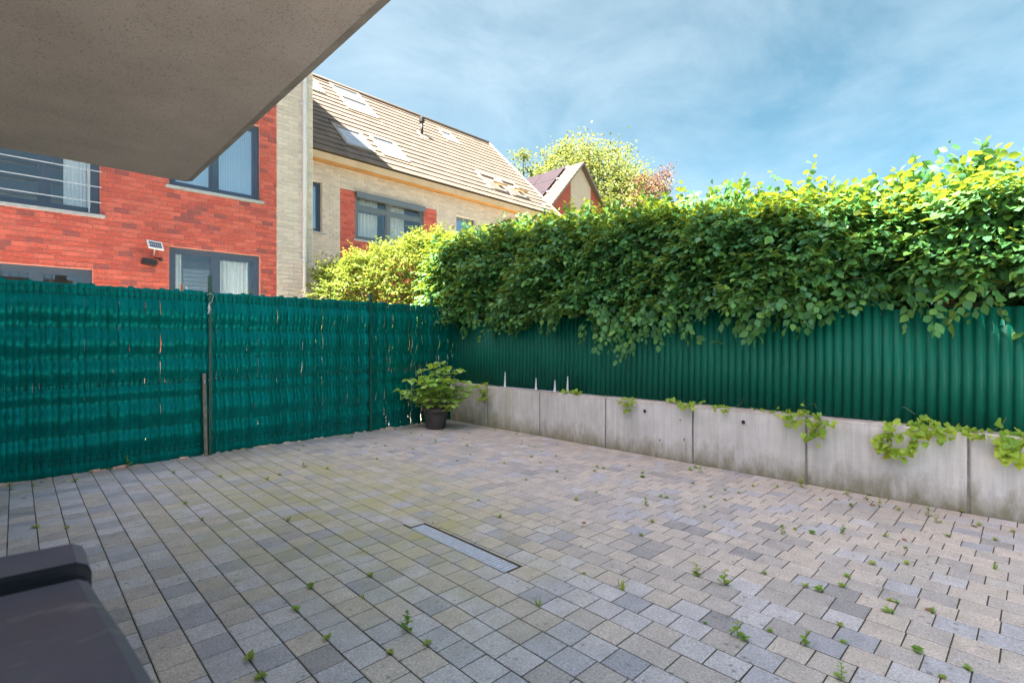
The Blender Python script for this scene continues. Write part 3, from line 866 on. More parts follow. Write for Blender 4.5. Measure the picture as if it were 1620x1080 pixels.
def brick_face(parent, zones, holes, yf, nobj, proj, bw=0.20, bh=0.075, joint=0.010):
    """bricks of a wall facing -Y. zones: (x0,x1,z0,z1,mats,weights). The largest in view are single parts, the rest one part"""
    allb = []
    for zi, (x0, x1, z0, z1, mats, wts) in enumerate(zones):
        k = math.floor(z0 / bh)
        while k * bh < z1:
            za, zb = max(k * bh, z0), min((k + 1) * bh, z1)
            x = x0 - (0.5 * bw if k % 2 else 0.0) - random.choice((0, 0, 0, 0.25)) * bw * (1 if len(mats) > 4 else 0)
            while x < x1:
                xa, xb = max(x, x0), min(x + bw, x1)
                if xb - xa > 0.03 and zb - za > 0.03:
                    for r_ in subtract((xa, xb, za, zb), holes, 0.02):
                        ci = random.choices(range(len(mats)), wts)[0]
                        allb.append((proj((r_[0] + r_[1]) / 2, yf, (r_[2] + r_[3]) / 2) * (r_[1] - r_[0]), r_, mats, ci))
                x += bw
            k += 1
    allb.sort(key=lambda t: -t[0])
    matlist = []
    for t in allb:
        for m_ in t[2]:
            if m_ not in matlist: matlist.append(m_)
    rest = MB(); cache = {}
    org = parent_origin(parent)
    for i, (sc, r_, mats, ci) in enumerate(allb):
        w, h = round(r_[1] - r_[0] - joint, 3), round(r_[3] - r_[2] - joint, 3)
        cx, cz = (r_[0] + r_[1]) / 2, (r_[2] + r_[3]) / 2
        dy = random.uniform(-0.003, 0.003)
        if i < nobj:
            key = (w, h, mats[ci].name)
            if key not in cache:
                q = MB(); q.box(-w / 2, w / 2, 0, 0.03, -h / 2, h / 2)
                cache[key] = q.mesh("brick", mats[ci])
            link("brick", cache[key], parent, Vector((cx, yf + dy, cz)) - org, (random.gauss(0, 0.006), random.gauss(0, 0.004), 0))
        else:
            rest.box(cx - w / 2, cx + w / 2, yf + dy, yf + 0.03, cz - h / 2, cz + h / 2, matlist.index(mats[ci]))
    tag(rest.build("brickwork", matlist, parent), kind="stuff")

RW = (1.0, 0.9, 0.9, 0.38, 0.7, 1.0)
# ---------------- red house (facade Y = 10.1)
YR = 10.1
red = thing("red_brick_house", "red brick house with dark framed windows beyond the slatted fence", "house", (0.5, YR + 3, 0))
W_UL = (-0.85, 0.935, 3.30, 5.05)
W_UR = (1.84, 3.262, 3.955, 5.36)
W_LR = (1.838, 3.27, 0.55, 2.94)
W_LL = (-0.85, 0.845, 0.55, 2.452)
WINS = [W_UL, W_UR, W_LR, W_LL]
XR0, XR1, XS = -4.0, 3.564, 4.256
for (x0, x1, mm, rects) in ((XR0, XR1, 'redmortar', subtract((XR0, XR1, -0.05, 12.0), WINS)), (XR1, XS, 'creammortar', [(XR1, XS, -0.05, 12.0)])):
    q = MB()
    for r_ in rects: q.box(r_[0], r_[1], YR + 0.010, YR + 0.30, r_[2], r_[3])
    q.build("wall", M[mm], red)
q = MB()
q.box(XS - 0.3, XS - 0.002, YR + 0.3, YR + 9, -0.05, 12.0); q.box(XR0, XR0 + 0.3, YR + 0.3, YR + 9, -0.05, 12.0)
q.box(XR0, XS - 0.002, YR + 9, YR + 9.3, -0.05, 12.0)
q.build("side_wall", M['creamwall'], red)
box_part("roof", M['tile'][1], red, XR0 - 0.1, XS + 0.03, YR - 0.05, YR + 9.4, 12.0, 12.15)
q = MB()
for z in (3.05, 6.2): q.box(XR0 + 0.31, XS - 0.31, YR + 0.32, YR + 8.9, z, z + 0.2)
q.box(XR0 + 0.31, XS - 0.31, YR + 3.8, YR + 3.9, 0, 11.9)
q.box(1.30, 1.40, YR + 0.32, YR + 3.8, 0, 11.9)
q.build("floor_slabs", M['room'], red)
def pj(x, y, z):
    pr = project(x, y, z)
    if pr is None or pr[0] < -5 or pr[0] > 500 or pr[1] > 470: return 0.0
    # hidden behind the balcony slab
    if pr[0] < 292 and pr[1] < 232 + 0.197 * pr[0]: return 0.0
    if pr[0] >= 292 and pr[1] < 290 - 0.892 * (pr[0] - 292): return 0.0
    return 1.0 / pr[2]
brick_face(red, [(-1.4, XR1, 1.2, 6.9, M['redbrick'], RW)], WINS, YR, 300, pj)
strip = MB()
brick_face(red, [(XR1 + 0.004, XS - 0.004, 1.2, 7.4, M['creambrick'], (1, 1, 0.8, 0.5))], [], YR, 0, pj)
w = window(red, *W_UL, YR, mull=(0.30,), fw=0.065, gmat='glassc')
for k in range(6):
    z = onY(0, 297.6, YR - 0.03).z + 0.238 * (k - 0.0)
    if k == 0: z0 = z
    q = MB(); q.tube([(-0.9, YR - 0.03, z), (0.952, YR - 0.03, z)], 0.0085, 6)
    q.build("railing_bar", M['rail'], w)
q = MB(); q.tube([(0.80, YR - 0.045, 3.31), (0.80, YR - 0.045, 4.6)], 0.0075, 6); q.build("railing_post", M['rail'], w)
window(red, *W_UR, YR, mull=(2.525,), fw=0.065)
window(red, *W_LR, YR, mull=(2.545,), fw=0.065, gmat='glassc')
window(red, *W_LL, YR, mull=(0.216,), fw=0.065, gmat='glassc')
# downpipe
q = MB(); q.tube([(4.068, YR - 0.06, 0.0), (4.068, YR - 0.06, 11.9)], 0.040, 10)
dp = q.build("downpipe", M['pipe'], red, smooth=True)
for z in (2.95, 4.45, 6.0, 1.6):
    q = MB(); q.tube([(4.068, YR - 0.06, z - 0.02), (4.068, YR - 0.06, z + 0.02)], 0.046, 10)
    q.box(3.985, 4.06, YR - 0.03, YR - 0.005, z - 0.012, z + 0.012)
    q.build("pipe_bracket", M['pipe'], dp)

def curtain(name, label, x0, x1, y, z0, z1, folds, mat='curtain', depth=0.03, rz=0.0, parent_loc=None):
    q = MB(); n = folds * 8
    pts = []
    for k in range(n + 1):
        t = k / n
        xx = x0 + (x1 - x0) * t
        yy = y + depth * math.sin(2 * math.pi * folds * t + 0.7 * math.sin(9 * t))
        pts += [(xx, yy, z0), (xx, yy + 0.2 * depth * math.sin(23 * t), z1)]
    q.add(pts, [(2 * k, 2 * k + 2, 2 * k + 3, 2 * k + 1) for k in range(n)])
    return q
def put_curtain(label, *a, name="curtain", mat='curtain', cat="curtain", **k):
    q = curtain(name, label, *a, **k)
    loc = Vector(((a[0] + a[1]) / 2, a[2], a[3]))
    return tag(link(name, q.mesh(name, M[mat], loc, True), None, loc), label, cat)
put_curtain("narrow white curtain at the left of the lower red house window", 1.93, 2.06, YR + 0.26, 0.3, 2.86, 2)
put_curtain("wide white curtain in the right pane of the lower red house window", 2.66, 3.14, YR + 0.26, 0.3, 2.82, 6)
put_curtain("pale sheet for sky reflected in the right pane of the upper red house window", 2.57, 3.22, YR + 0.26, 3.9, 5.36, 16, name="sky_reflection_sheet", mat='blind', cat="blind", depth=0.006)  # sheet behind the pane carries the reflected sky in its colour
put_curtain("pale sheet for sky reflected in the left pane of the upper red house window", 1.84, 2.50, YR + 0.26, 3.9, 5.36, 16, name="sky_reflection_sheet", mat='blind', cat="blind", depth=0.006)
put_curtain("pale sheet for sky reflected in the railed upper window of the red house", 0.52, 0.88, YR + 0.26, 3.3, 5.05, 8, name="sky_reflection_sheet", mat='white', cat="blind", depth=0.006)  # white sheet imitating sky mirrored in this pane
bl = thing("reflected_slats", "grey slats drawn as a reflection in the lower red house window", "blind", (2.30, YR + 0.3, 0.4))  # added slats imitating something ribbed mirrored in the left pane
for k in range(30):
    z = 0.42 + k * 0.075
    q = MB(); q.obox((2.30, YR + 0.33, z), (0.20, 0, 0), (0, 0.012, 0.033), (0, 0.0012, -0.0004)); q.build("slat", M['refl_slat'], bl)

# solar wall lamp
lamp = thing("solar_wall_lamp", "small white solar panel with black lamp on the red brick wall", "wall lamp", (1.58, YR, 2.6))
p00, p10, p11, p01 = (1.505, 2.985), (1.715, 2.965), (1.735, 2.825), (1.525, 2.845)
c = Vector((1.62, YR - 0.14, 2.905))
ax, ay = Vector((0.105, 0.01, -0.008)), Vector((0.008, -0.045, -0.068)); az = ax.cross(ay).normalized()
q = MB(); q.obox(c, ax, ay, az * 0.009); sp = q.build("solar_panel", M['white'], lamp)
nrm = az if az.y < 0 else -az
for i in range(6):
    for j in range(2):
        q = MB(); q.obox(c + ax * (-0.66 + 0.264 * i) + ay * (-0.36 + 0.72 * j) + nrm * 0.0095, ax * 0.105, ay * 0.30, nrm * 0.0012); q.build("solar_cell", M['cell'], sp)
q = MB(); q.tube([c + Vector((0, 0.03, 0)), (1.62, YR - 0.05, 2.80), (1.62, YR - 0.004, 2.76)], 0.010, 6); q.build("panel_arm", M['white'], lamp)
q = MB(); q.obox((1.545, YR - 0.10, 2.625), (0.10, 0, -0.012), (0, 0.07, -0.01), (0.004, 0.006, 0.034)); q.obox((1.555, YR - 0.03, 2.66), (0.05, 0, 0), (0, 0.028, 0), (0, 0, 0.03)); q.build("lamp_head", M['black'], lamp)
q = MB(); q.tube([(1.63, YR - 0.02, 2.72), (1.67, YR - 0.07, 2.71), (1.70, YR - 0.10, 2.69)], 0.012, 7); q.tube([(1.70, YR - 0.10, 2.715), (1.70, YR - 0.10, 2.665)], 0.026, 9); q.build("motion_sensor", M['black'], lamp)
q = MB(); q.tube([(1.60, YR - 0.05, 2.60), (1.605, YR - 0.07, 2.56), (1.59, YR - 0.05, 2.535), (1.57, YR - 0.02, 2.55)], 0.004, 5); q.build("cable", M['black'], lamp)

# ---------------- cream house (own frame, turned 2.1 degrees)
cream = thing("cream_brick_house", "cream brick house with tan tiled roof and skylights beyond the leafy bush", "house", (5.2, 12.4, 0), R(2.1))
cream["_local"] = 1
PIT = R(43.98); CP, SP = math.cos(PIT), math.sin(PIT)
ZE, SL, XL0, XL1 = 6.10, 5.55, -3.2, 9.70
YC = 0.30
BIG = (1.33, 3.585, 4.09, 5.36); SMALL = (-0.25, 0.415, 4.12, 5.39); WIN2 = (4.84, 5.70, 3.9, 5.35)
CW = [BIG, SMALL, WIN2]
REDZ = [(0.90, 4.06, 0.0, 5.36), (6.50, 6.85, 0.0, 5.35)]
def loc_proj(x, y, z):
    wv = Matrix.Rotation(R(2.1), 4, 'Z') @ Vector((x, y, z)) + Vector((5.2, 12.4, 0))
    pr = project(*wv)
    if pr is None or pr[0] < 497: return 0.0
    return 1.0 / pr[2]
q = MB()
for r_ in subtract((XL0, 9.62, -0.05, 5.9), CW + REDZ): q.box(r_[0], r_[1], YC + 0.010, YC + 0.3, r_[2], r_[3])
q.build("wall", M['creammortar'], cream)
q = MB()
for z_ in REDZ:
    for r_ in subtract(z_, CW): q.box(r_[0], r_[1], YC + 0.010, YC + 0.3, r_[2], r_[3])
q.build("wall", M['redmortar'], cream)
q = MB()
q.add([(9.62, YC + 0.3, -0.05), (9.62, 7.7, -0.05), (9.62, 7.7, 5.9), (9.62, 4.0, 9.85), (9.62, YC + 0.3, 6.2),
       (9.32, YC + 0.3, -0.05), (9.32, 7.7, -0.05), (9.32, 7.7, 5.9), (9.32, 4.0, 9.85), (9.32, YC + 0.3, 6.2)],
      [(0, 1, 2, 3, 4), (9, 8, 7, 6, 5), (0, 5, 6, 1), (1, 6, 7, 2), (2, 7, 8, 3), (3, 8, 9, 4), (4, 9, 5, 0)])
q.box(XL0, 9.3, 7.7, 8.0, -0.05, 5.9)
q.build("gable_wall", M['creamwall'], cream)
q = MB()
q.box(XL0 + 0.1, 9.3, YC + 0.32, 7.6, 3.0, 3.2); q.box(XL0 + 0.1, 9.3, YC + 0.32, 7.6, 5.72, 5.85); q.box(XL0 + 0.1, 9.3, YC + 2.6, YC + 2.7, 0, 5.7)
q.build("floor_slabs", M['room'], cream)
zones = [(-0.5, 0.90, 2.2, 5.9, M['creambrick'], (1, 1, 0.8, 0.5)), (4.06, 6.50, 2.2, 5.9, M['creambrick'], (1, 1, 0.8, 0.5)), (6.85, 9.60, 2.2, 5.9, M['creambrick'], (1, 1, 0.8, 0.5)),
         (0.90, 4.06, 5.36, 5.9, M['creambrick'], (1, 1, 0.8, 0.5)), (6.50, 6.85, 5.35, 5.9, M['creambrick'], (1, 1, 0.8, 0.5)),
         (0.90, 4.06, 2.2, 5.36, M['redbrick'], RW), (6.50, 6.85, 2.2, 5.35, M['redbrick'], RW)]
brick_face(cream, zones, CW, YC, 300, loc_proj)
big = window(cream, *BIG, YC, recess=0.06, mull=(2.385,), transoms=(4.97,), fw=0.07, fmat='framel', gmat='glassc')
q = MB(); q.box(BIG[0] + 0.0, BIG[1] - 0.0, YC - 0.09, YC + 0.055, BIG[3] - 0.155, BIG[3] - 0.002); q.build("roller_shutter_box", M['framel'], big)
# tilted open left sash
q = MB()
q.obox((1.88, YC + 0.20, 4.90), (0.44, 0, 0), (0, 0.02, 0), (0, 0, 0.025)); q.obox((2.30, YC + 0.14, 4.55), (0.025, 0, 0), (0, 0.02, 0.008), (0, 0.07, 0.36))
q.build("tilted_sash", M['framel'], big)
window(cream, *SMALL, YC, recess=0.12, fw=0.06, gmat='glass')
window(cream, *WIN2, YC, recess=0.14, fw=0.06, fmat='framel', transoms=())
for lab, x0, x1, f in (("white curtain behind the left pane of the cream house window", 1.62, 2.22, 6), ("white curtain behind the right pane of the cream house window", 2.55, 3.12, 6), ("white curtain edge at the far left of the cream house window", 1.42, 1.50, 1)):
    q = curtain("curtain", lab, 0, x1 - x0, 0, 0, 1.22, f)
    wl_ = Matrix.Rotation(R(2.1), 4, 'Z') @ Vector((x0, YC + 0.36, 4.07)) + Vector((5.2, 12.4, 0))
    o = tag(link("curtain", q.mesh("curtain", M['curtain'], (0, 0, 0), True), None, wl_, (0, 0, R(2.1))), lab, "curtain")
q = MB(); q.box(XL0, XL1 + 0.02, -0.02, 0.012, 5.88, 6.055); q.build("fascia", M['fascia'], cream)
q = MB(); q.box(XL0, XL1, 0.014, YC + 0.012, 5.905, 5.925); q.build("soffit", M['soffit'], cream)
# roof frame: u along x, v up the slope, n outward
def rp3(u, v, n=0.0): return Vector((u, v * CP - n * SP, ZE + v * SP + n * CP))
RU, RV, RN = Vector((1, 0, 0)), Vector((0, CP, SP)), Vector((0, -SP, CP))
q = MB()
q.obox(rp3((XL0 + XL1) / 2, SL / 2, -0.05), RU * (XL1 - XL0) / 2, RV * SL / 2, RN * 0.045)
yb, zb = SL * CP, ZE + SL * SP
c2 = Vector(((XL0 + XL1) / 2, yb + SL / 2 * CP, zb - SL / 2 * SP))
q.obox(c2 - Vector((0, 0, 0.05)), RU * (XL1 - XL0) / 2, Vector((0, CP, -SP)) * SL / 2, Vector((0, SP, CP)) * 0.05)
roof = q.build("roof", M['tile'][1], cream)
# skylight openings in u,v
SKY = [("a", 1.05, 1.78, 4.25, 5.15), ("b", 2.42, 3.42, 4.72, 5.45), ("b", 2.42, 3.42, 3.70, 4.62), ("c", 1.22, 2.04, 0.80, 1.85), ("c", 2.40, 3.22, 0.85, 1.95), ("d", 6.55, 7.40, 0.75, 1.75), ("d", 7.60, 8.45, 0.75, 1.75), ("e", 6.60, 7.20, 4.10, 4.85)]
holes = [(s[1] - 0.06, s[2] + 0.06, s[3] - 0.10, s[4] + 0.05) for s in SKY]
GA, TW = 0.315, 0.30
tl = []
nv = int(SL / GA) + 1
for j in range(nv):
    v0 = j * GA - 0.04
    u = XL0 + 2.6 + (TW / 2 if j % 2 else 0)
    while u < XL1:
        for (a0, a1, c0, c1) in subtract((u, min(u + TW, XL1 + 0.02), v0, min(v0 + GA, SL)), holes, 0.05):
            tl.append((loc_proj(*rp3((a0 + a1) / 2, (c0 + c1) / 2)), a0, a1, c0, c1))
        u += TW
tl.sort(key=lambda t: -t[0])
rest = MB(); cache = {}
for i, (sc, a0, a1, c0, c1) in enumerate(tl):
    ci = random.randrange(4)
    w_, l_ = round(a1 - a0 - 0.006, 3), round(c1 - c0 + 0.03, 3)
    # tile: upper end tucked under the next course, lower end proud
    tilt = 0.030 / max(l_, 0.1)
    rv = (RV * math.cos(tilt) - RN * math.sin(tilt)); rn = rv.cross(RU) * -1
    rn = RU.cross(rv)
    cpos = rp3((a0 + a1) / 2, (c0 + c1) / 2 + 0.015, 0.022) + RN * random.uniform(-0.002, 0.002)
    if i < 300:
        key = (w_, l_, ci)
        if key not in cache:
            q = MB(); q.obox((0, 0, 0), RU * w_ / 2, rv * l_ / 2, rn * 0.013); cache[key] = q.mesh("roof_tile", M['tile'][ci])
        link("roof_tile", cache[key], roof, cpos)
    else:
        rest.obox(cpos, RU * w_ / 2, rv * l_ / 2, rn * 0.013, ci)
tag(rest.build("tile_field", M['tile'], roof), kind="stuff")
q = MB(); q.tube([rp3(XL0 + 2, SL, 0.02), rp3(XL1 + 0.03, SL, 0.02)], 0.09, 8); q.build("ridge_tiles", M['tile'][0], roof, smooth=True)
q = MB(); q.obox(rp3(XL1 + 0.02, SL / 2, 0.0), RU * 0.018, RV * SL / 2, RN * 0.08); q.build("verge", M['fascia'], roof)
for kind, u0, u1, v0, v1 in SKY:
    q = MB(); t = 0.055; h = 0.055
    for (a0, a1, c0, c1) in ((u0 - 0.05, u0 + t, v0, v1), (u1 - t, u1 + 0.05, v0, v1), (u0 - 0.05, u1 + 0.05, v1 - t, v1 + 0.06), (u0 - 0.05, u1 + 0.05, v0 - 0.08, v0 + t * 0.7)):
        q.obox(rp3((a0 + a1) / 2, (c0 + c1) / 2, h / 2 + 0.002 * (c0 == v0)), RU * (a1 - a0) / 2, RV * (c1 - c0) / 2, RN * h / 2)
    s = q.build("skylight", M['flash'], roof)
    if kind == "d":
        # centre-pivot sash standing open: top tilts in, bottom swings out
        cen = rp3((u0 + u1) / 2, (v0 + v1) / 2, 0.05)
        an = R(24); dv = RV * math.cos(an) - RN * -math.sin(an) * -1
        dv = RV * math.cos(an) - RN * math.sin(an)
        dn = RU.cross(dv)
        hl, hw = (v1 - v0) / 2 - 0.06, (u1 - u0) / 2 - 0.06
        q = MB()
        for sgn in (-1, 1):
            q.obox(cen + RU * sgn * (hw - 0.03), RU * 0.03, dv * hl, dn * 0.03); q.obox(cen + dv * sgn * (hl - 0.03), RU * (hw - 0.06), dv * 0.03, dn * 0.029)
        q.build("open_sash", M['pine'], s)
        q = MB(); q.obox(cen, RU * (hw - 0.06), dv * (hl - 0.06), dn * 0.004); q.build("pane", M['glass2'], s)
        q = MB(); q.obox(rp3((u0 + u1) / 2, (v0 + v1) / 2, -0.25), RU * (hw + 0.03), RV * hl, RN * 0.01); q.build("reveal", M['dark'], s)
    else:
        q = MB(); q.obox(rp3((u0 + u1) / 2, (v0 + v1) / 2, 0.035), RU * ((u1 - u0) / 2 - t), RV * ((v1 - v0) / 2 - t), RN * 0.004); q.build("pane", M['glass2'], s)
        q = MB(); q.obox(rp3((u0 + u1) / 2, (v0 + v1) / 2, 0.012), RU * ((u1 - u0) / 2 - t), RV * ((v1 - v0) / 2 - t), RN * 0.004); q.build("roller_blind", M['skyblind'], s)
# vent pipe
base = rp3(5.17, 3.60, 0.02)
q = MB(); q.tube([base - Vector((0, 0, 0.1)), base + Vector((0, 0, 0.52))], 0.055, 12); vp = q.build("vent_pipe", M['black'], roof, smooth=True)
q = MB(); q.tube([base + Vector((0, 0, z)) for z in (0.42, 0.46, 0.60, 0.64)], [0.06, 0.10, 0.10, 0.06], 12); q.build("vent_cap", M['black'], vp)
q = MB(); q.obox(rp3(5.17, 3.55, 0.045), RU * 0.17, RV * 0.22, RN * 0.006); q.build("vent_flashing", M['flash'], vp)

# ---------------- gabled house with solar panels, farther off
G = thing("gabled_house", "distant red and cream gabled house with solar panels on its roof", "house", (22.8, 20.0, 0))
GY, GX, GZ = 18.0, 22.79, 11.37
HW, GK = 4.3, 1.055
ze = GZ - HW * GK
q = MB()
for (a, c, mm) in ((GX - HW, 21.95, 0), (21.95, 23.78, 1), (23.78, GX + HW, 0)):
    za, zc = GZ - abs(a - GX) * GK - 0.1, GZ - abs(c - GX) * GK - 0.1
    pr = [(a, -0.05), (c, -0.05), (c, zc)] + ([(GX, GZ - 0.1)] if a < GX < c else []) + [(a, za)]
    n = len(pr)
    q.add([(x_, GY + (0.02 if mm else 0), z_) for x_, z_ in pr] + [(x_, GY + 0.3, z_) for x_, z_ in pr], [tuple(range(n)), tuple(range(2 * n - 1, n - 1, -1))] + [(i, i + n, (i + 1) % n + n, (i + 1) % n) for i in range(n)], mm)
q.build("gable_wall", [M['redwall'], M['creamwall']], G)
q = MB(); q.box(GX - HW, GX - HW + 0.3, GY + 0.3, GY + 12, -0.05, ze); q.box(GX + HW - 0.3, GX + HW, GY + 0.3, GY + 12, -0.05, ze); q.box(GX - HW, GX + HW, GY + 12, GY + 12.3, -0.05, ze); q.build("side_wall", M['redwall'], G)
GL = math.hypot(1, GK); gu = Vector((0, 1, 0))
gl_ = Vector((1 / GL, 0, GK / GL)); gn = Vector((-GK / GL, 0, 1 / GL))
gr_ = Vector((-1 / GL, 0, GK / GL)); gnr = Vector((GK / GL, 0, 1 / GL))
SLG = (HW + 0.3) * GL
for dirv, nv_, nm in ((gl_, gn, 0), (gr_, gnr, 0)):
    q = MB(); apex = Vector((GX, GY + 6.0, GZ))
    q.obox(apex - dirv * SLG / 2 - nv_ * 0.05, gu * 6.25, dirv * SLG / 2, nv_ * 0.05)
    k = 0
    while k * 0.33 < SLG - 0.1:
        v = k * 0.33 + 0.18
        tt = 0.03 / 0.36
        d2 = dirv * math.cos(tt) - nv_ * math.sin(tt)
        q.obox(apex - dirv * v + nv_ * 0.02, gu * 6.27, d2 * 0.18, d2.cross(gu) * 0.012)
        k += 1
    q.build("roof", M['tile'][2], G)
q = MB(); q.obox(Vector((GX, GY - 0.26, GZ)) - gl_ * SLG / 2 - gn * 0.03, gu * 0.02, gl_ * SLG / 2, gn * 0.05); q.obox(Vector((GX, GY - 0.26, GZ)) - gr_ * SLG / 2 - gnr * 0.03, gu * 0.02, gr_ * SLG / 2, gnr * 0.05); q.build("verge", M['flash'], G)
for i in range(5):
    for j in range(3):
        cpt = Vector((GX, GY + 1.75 + i * 1.75, GZ)) - gl_ * (0.75 + j * 1.22 + 0.0) + gn * 0.14
        q = MB(); q.obox(cpt, gu * 0.86, gl_ * 0.59, gn * 0.02); q.build("solar_panel", M['pv'], G)
q = MB()
for j in range(4):
    q.obox(Vector((GX, GY + 5.2, GZ)) - gl_ * (0.14 + j * 1.22) + gn * 0.10, gu * 4.5, gl_ * 0.02, gn * 0.03)
q.build("panel_rails", M['galv'], G)

# =================================================================== PLANTS
# ---- main hedge on the raised bed behind the sheets
hedge = thing("leafy_hedge", "tall green leafy hedge overhanging the corrugated fence", "hedge", (6.2, 3.0, 0.6))
TOPP = [(-3.5, 2.86), (0.0, 2.86), (0.40, 2.95), (0.85, 2.93), (1.3, 2.90), (1.9, 2.93), (2.55, 3.08), (3.3, 3.12), (3.85, 3.18), (4.95, 3.26), (6.2, 3.34), (6.9, 3.34), (7.6, 3.30), (8.3, 3.20)]
r = np.random.default_rng(11)
TOPP = [(a, c - (0.28 if a < 1.0 else 0.20)) for a, c in TOPP]
def hedge_front(y, z):
    f = 5.46 + 0.10 * np.sin(y * 2.3) + 0.07 * np.sin(y * 5.1 + z * 4) + 0.05 * np.sin(z * 9 + y * 3)
    return f - 0.10 * np.clip((2.3 - z), 0, 0.6) + 0.24 * np.clip((z - 2.6) / 0.5, 0, 1)
bases, dirs = [], []
n1 = 6800
y = r.uniform(-3.3, 8.0, n1); top = lerp_profile(TOPP, y) - 0.08
lowz = 1.70 + 0.12 * np.clip((2.6 - y) / 1.2, 0, 1) + 0.10 * np.sin(y * 3.1) + 0.07 * np.sin(y * 7.7 + 1)
z = lowz + (top - lowz) * r.uniform(0, 1, n1) ** 0.95
depth = np.abs(r.normal(0, 0.14, n1))
x = hedge_front(y, z) + depth + 0.10
bases.append(np.stack([x, y, z], 1)); dirs.append(np.stack([-np.ones(n1), r.normal(0, 0.75, n1), r.normal(-0.02, 0.35, n1)], 1))
# top
n2 = 2800
y = r.uniform(-3.3, 8.2, n2); top = lerp_profile(TOPP, y)
x = r.uniform(5.60, 6.9, n2)
z = top - 0.10 - 0.25 * np.clip(5.95 - x, 0, 1) + r.normal(0, 0.09, n2) + 0.06 * np.sin(y * 4.3) + 0.05 * np.sin(y * 9.1 + x * 3)
bases.append(np.stack([x, y, z], 1)); dirs.append(np.stack([r.normal(-0.35, 0.6, n2), r.normal(0, 0.7, n2), r.uniform(0.1, 1.0, n2)], 1))
# core, so that little light passes
n3 = 6500
y = r.uniform(-3.3, 8.0, n3); top = lerp_profile(TOPP, y) - 0.2
z = 1.35 + (top - 1.35) * r.uniform(0, 1, n3); x = r.uniform(5.8, 6.8, n3)
bases.append(np.stack([x, y, z], 1)); dirs.append(r.normal(0, 1, (n3, 3)))
# end face towards the neighbour's garden
n4 = 320
x = r.uniform(5.5, 6.9, n4); z = r.uniform(1.6, 3.25, n4); y = 8.05 + r.normal(0, 0.08, n4)
bases.append(np.stack([x, y, z], 1)); dirs.append(np.stack([r.normal(0, 0.6, n4), np.ones(n4), r.normal(0, 0.3, n4)], 1))
# hanging sprays over the sheets and shoots above the top (read off the photograph)
hx, hd = [], []
for px_, y0_, y1_, k in ((745, 500, 522, 5), (800, 490, 508, 5), (880, 485, 505, 5), (945, 490, 535, 9), (985, 490, 545, 13), (1015, 485, 535, 11), (1055, 480, 515, 8), (1100, 470, 500, 6), (1185, 480, 512, 7), (1205, 480, 505, 4), (1255, 470, 500, 6), (1290, 460, 495, 6), (1430, 462, 494, 4), (1480, 462, 482, 3), (1560, 462, 480, 3)):
    for _ in range(k):
        p = onX(px_ + r.normal(0, 14), r.uniform(y0_ - 20, y1_ - 12), 5.40 + r.uniform(-0.03, 0.06))
        hx.append(p[:]); hd.append((-0.25 + r.normal(0, 0.2), r.normal(0, 0.4), -0.9))
for px_, py_, k in ((905, 318, 4), (893, 338, 3), (1010, 318, 3), (1040, 310, 4), (1085, 306, 3), (1130, 300, 4), (1155, 290, 7), (1165, 300, 5), (1215, 300, 4), (1240, 298, 4), (1310, 300, 3), (1345, 290, 3), (1420, 272, 5), (1440, 275, 3), (1530, 265, 5), (1548, 250, 6), (1560, 262, 4), (1600, 262, 3), (780, 352, 3), (835, 345, 3), (870, 340, 3)):
    for _ in range(k):
        p = onX(px_ + r.normal(0, 5), py_ + r.uniform(0, 22), 5.85) - Vector((0, 0, 0.20))
        hx.append(p[:]); hd.append((r.normal(-0.1, 0.35), r.normal(0, 0.35), 1.0))
bases.append(np.array(hx)); dirs.append(np.array(hd))
P, Rm, S = sprays_to_leaves(np.concatenate(bases), np.concatenate(dirs), 8, 0.32, 0.092, r)
mi = r.choice(4, len(P), p=[0.36, 0.30, 0.16, 0.18])
pj_ = np.array([FW[0], FW[1]])
d = P[:, 0] * FW[0] + P[:, 1] * FW[1]
sxp = (P[:, 0] * RT[0] + P[:, 1] * RT[1]) / np.maximum(d, 0.1)
vis = (d > 0.5) & (np.abs(sxp) < 0.99) & (P[:, 0] < hedge_front(P[:, 1], P[:, 2]) - 0.05)
score = np.where(vis, S / np.maximum(d, 0.1), 0)
order = np.argsort(-score)
sel, oth = order[:300], order[300:]
leaf_objects("leaf", 'oval', P[sel], Rm[sel], S[sel], mi[sel], M['hedge'], hedge, hedge.location)
tag(bulk_leaves("foliage", 'oval', P[oth], Rm[oth], S[oth], mi[oth], M['hedge'], hedge, hedge.location), kind="stuff")
q = MB()
for k in range(34):
    y0 = -3.2 + k * 0.335 + r.normal(0, 0.04); x0 = 6.15 + r.normal(0, 0.06)
    pts = [(x0, y0, 0.55)]
    for z in (1.1, 1.6, 2.1, 2.45):
        pts.append((x0 + r.normal(0, 0.06), y0 + r.normal(0, 0.07), z + r.normal(0, 0.05)))
    q.tube(pts, [0.035, 0.03, 0.024, 0.016, 0.008], 6)
    for j in range(9):
        z = r.uniform(1.4, 2.3); s = r.choice((-1, -1, 1))
        q.tube([(x0, y0, z), (x0 + s * 0.25, y0 + r.normal(0, 0.15), z + 0.12), (x0 + s * 0.55, y0 + r.normal(0, 0.3), z + 0.16)], [0.011, 0.008, 0.003], 4)
q.build("branches", M['twig'], hedge)

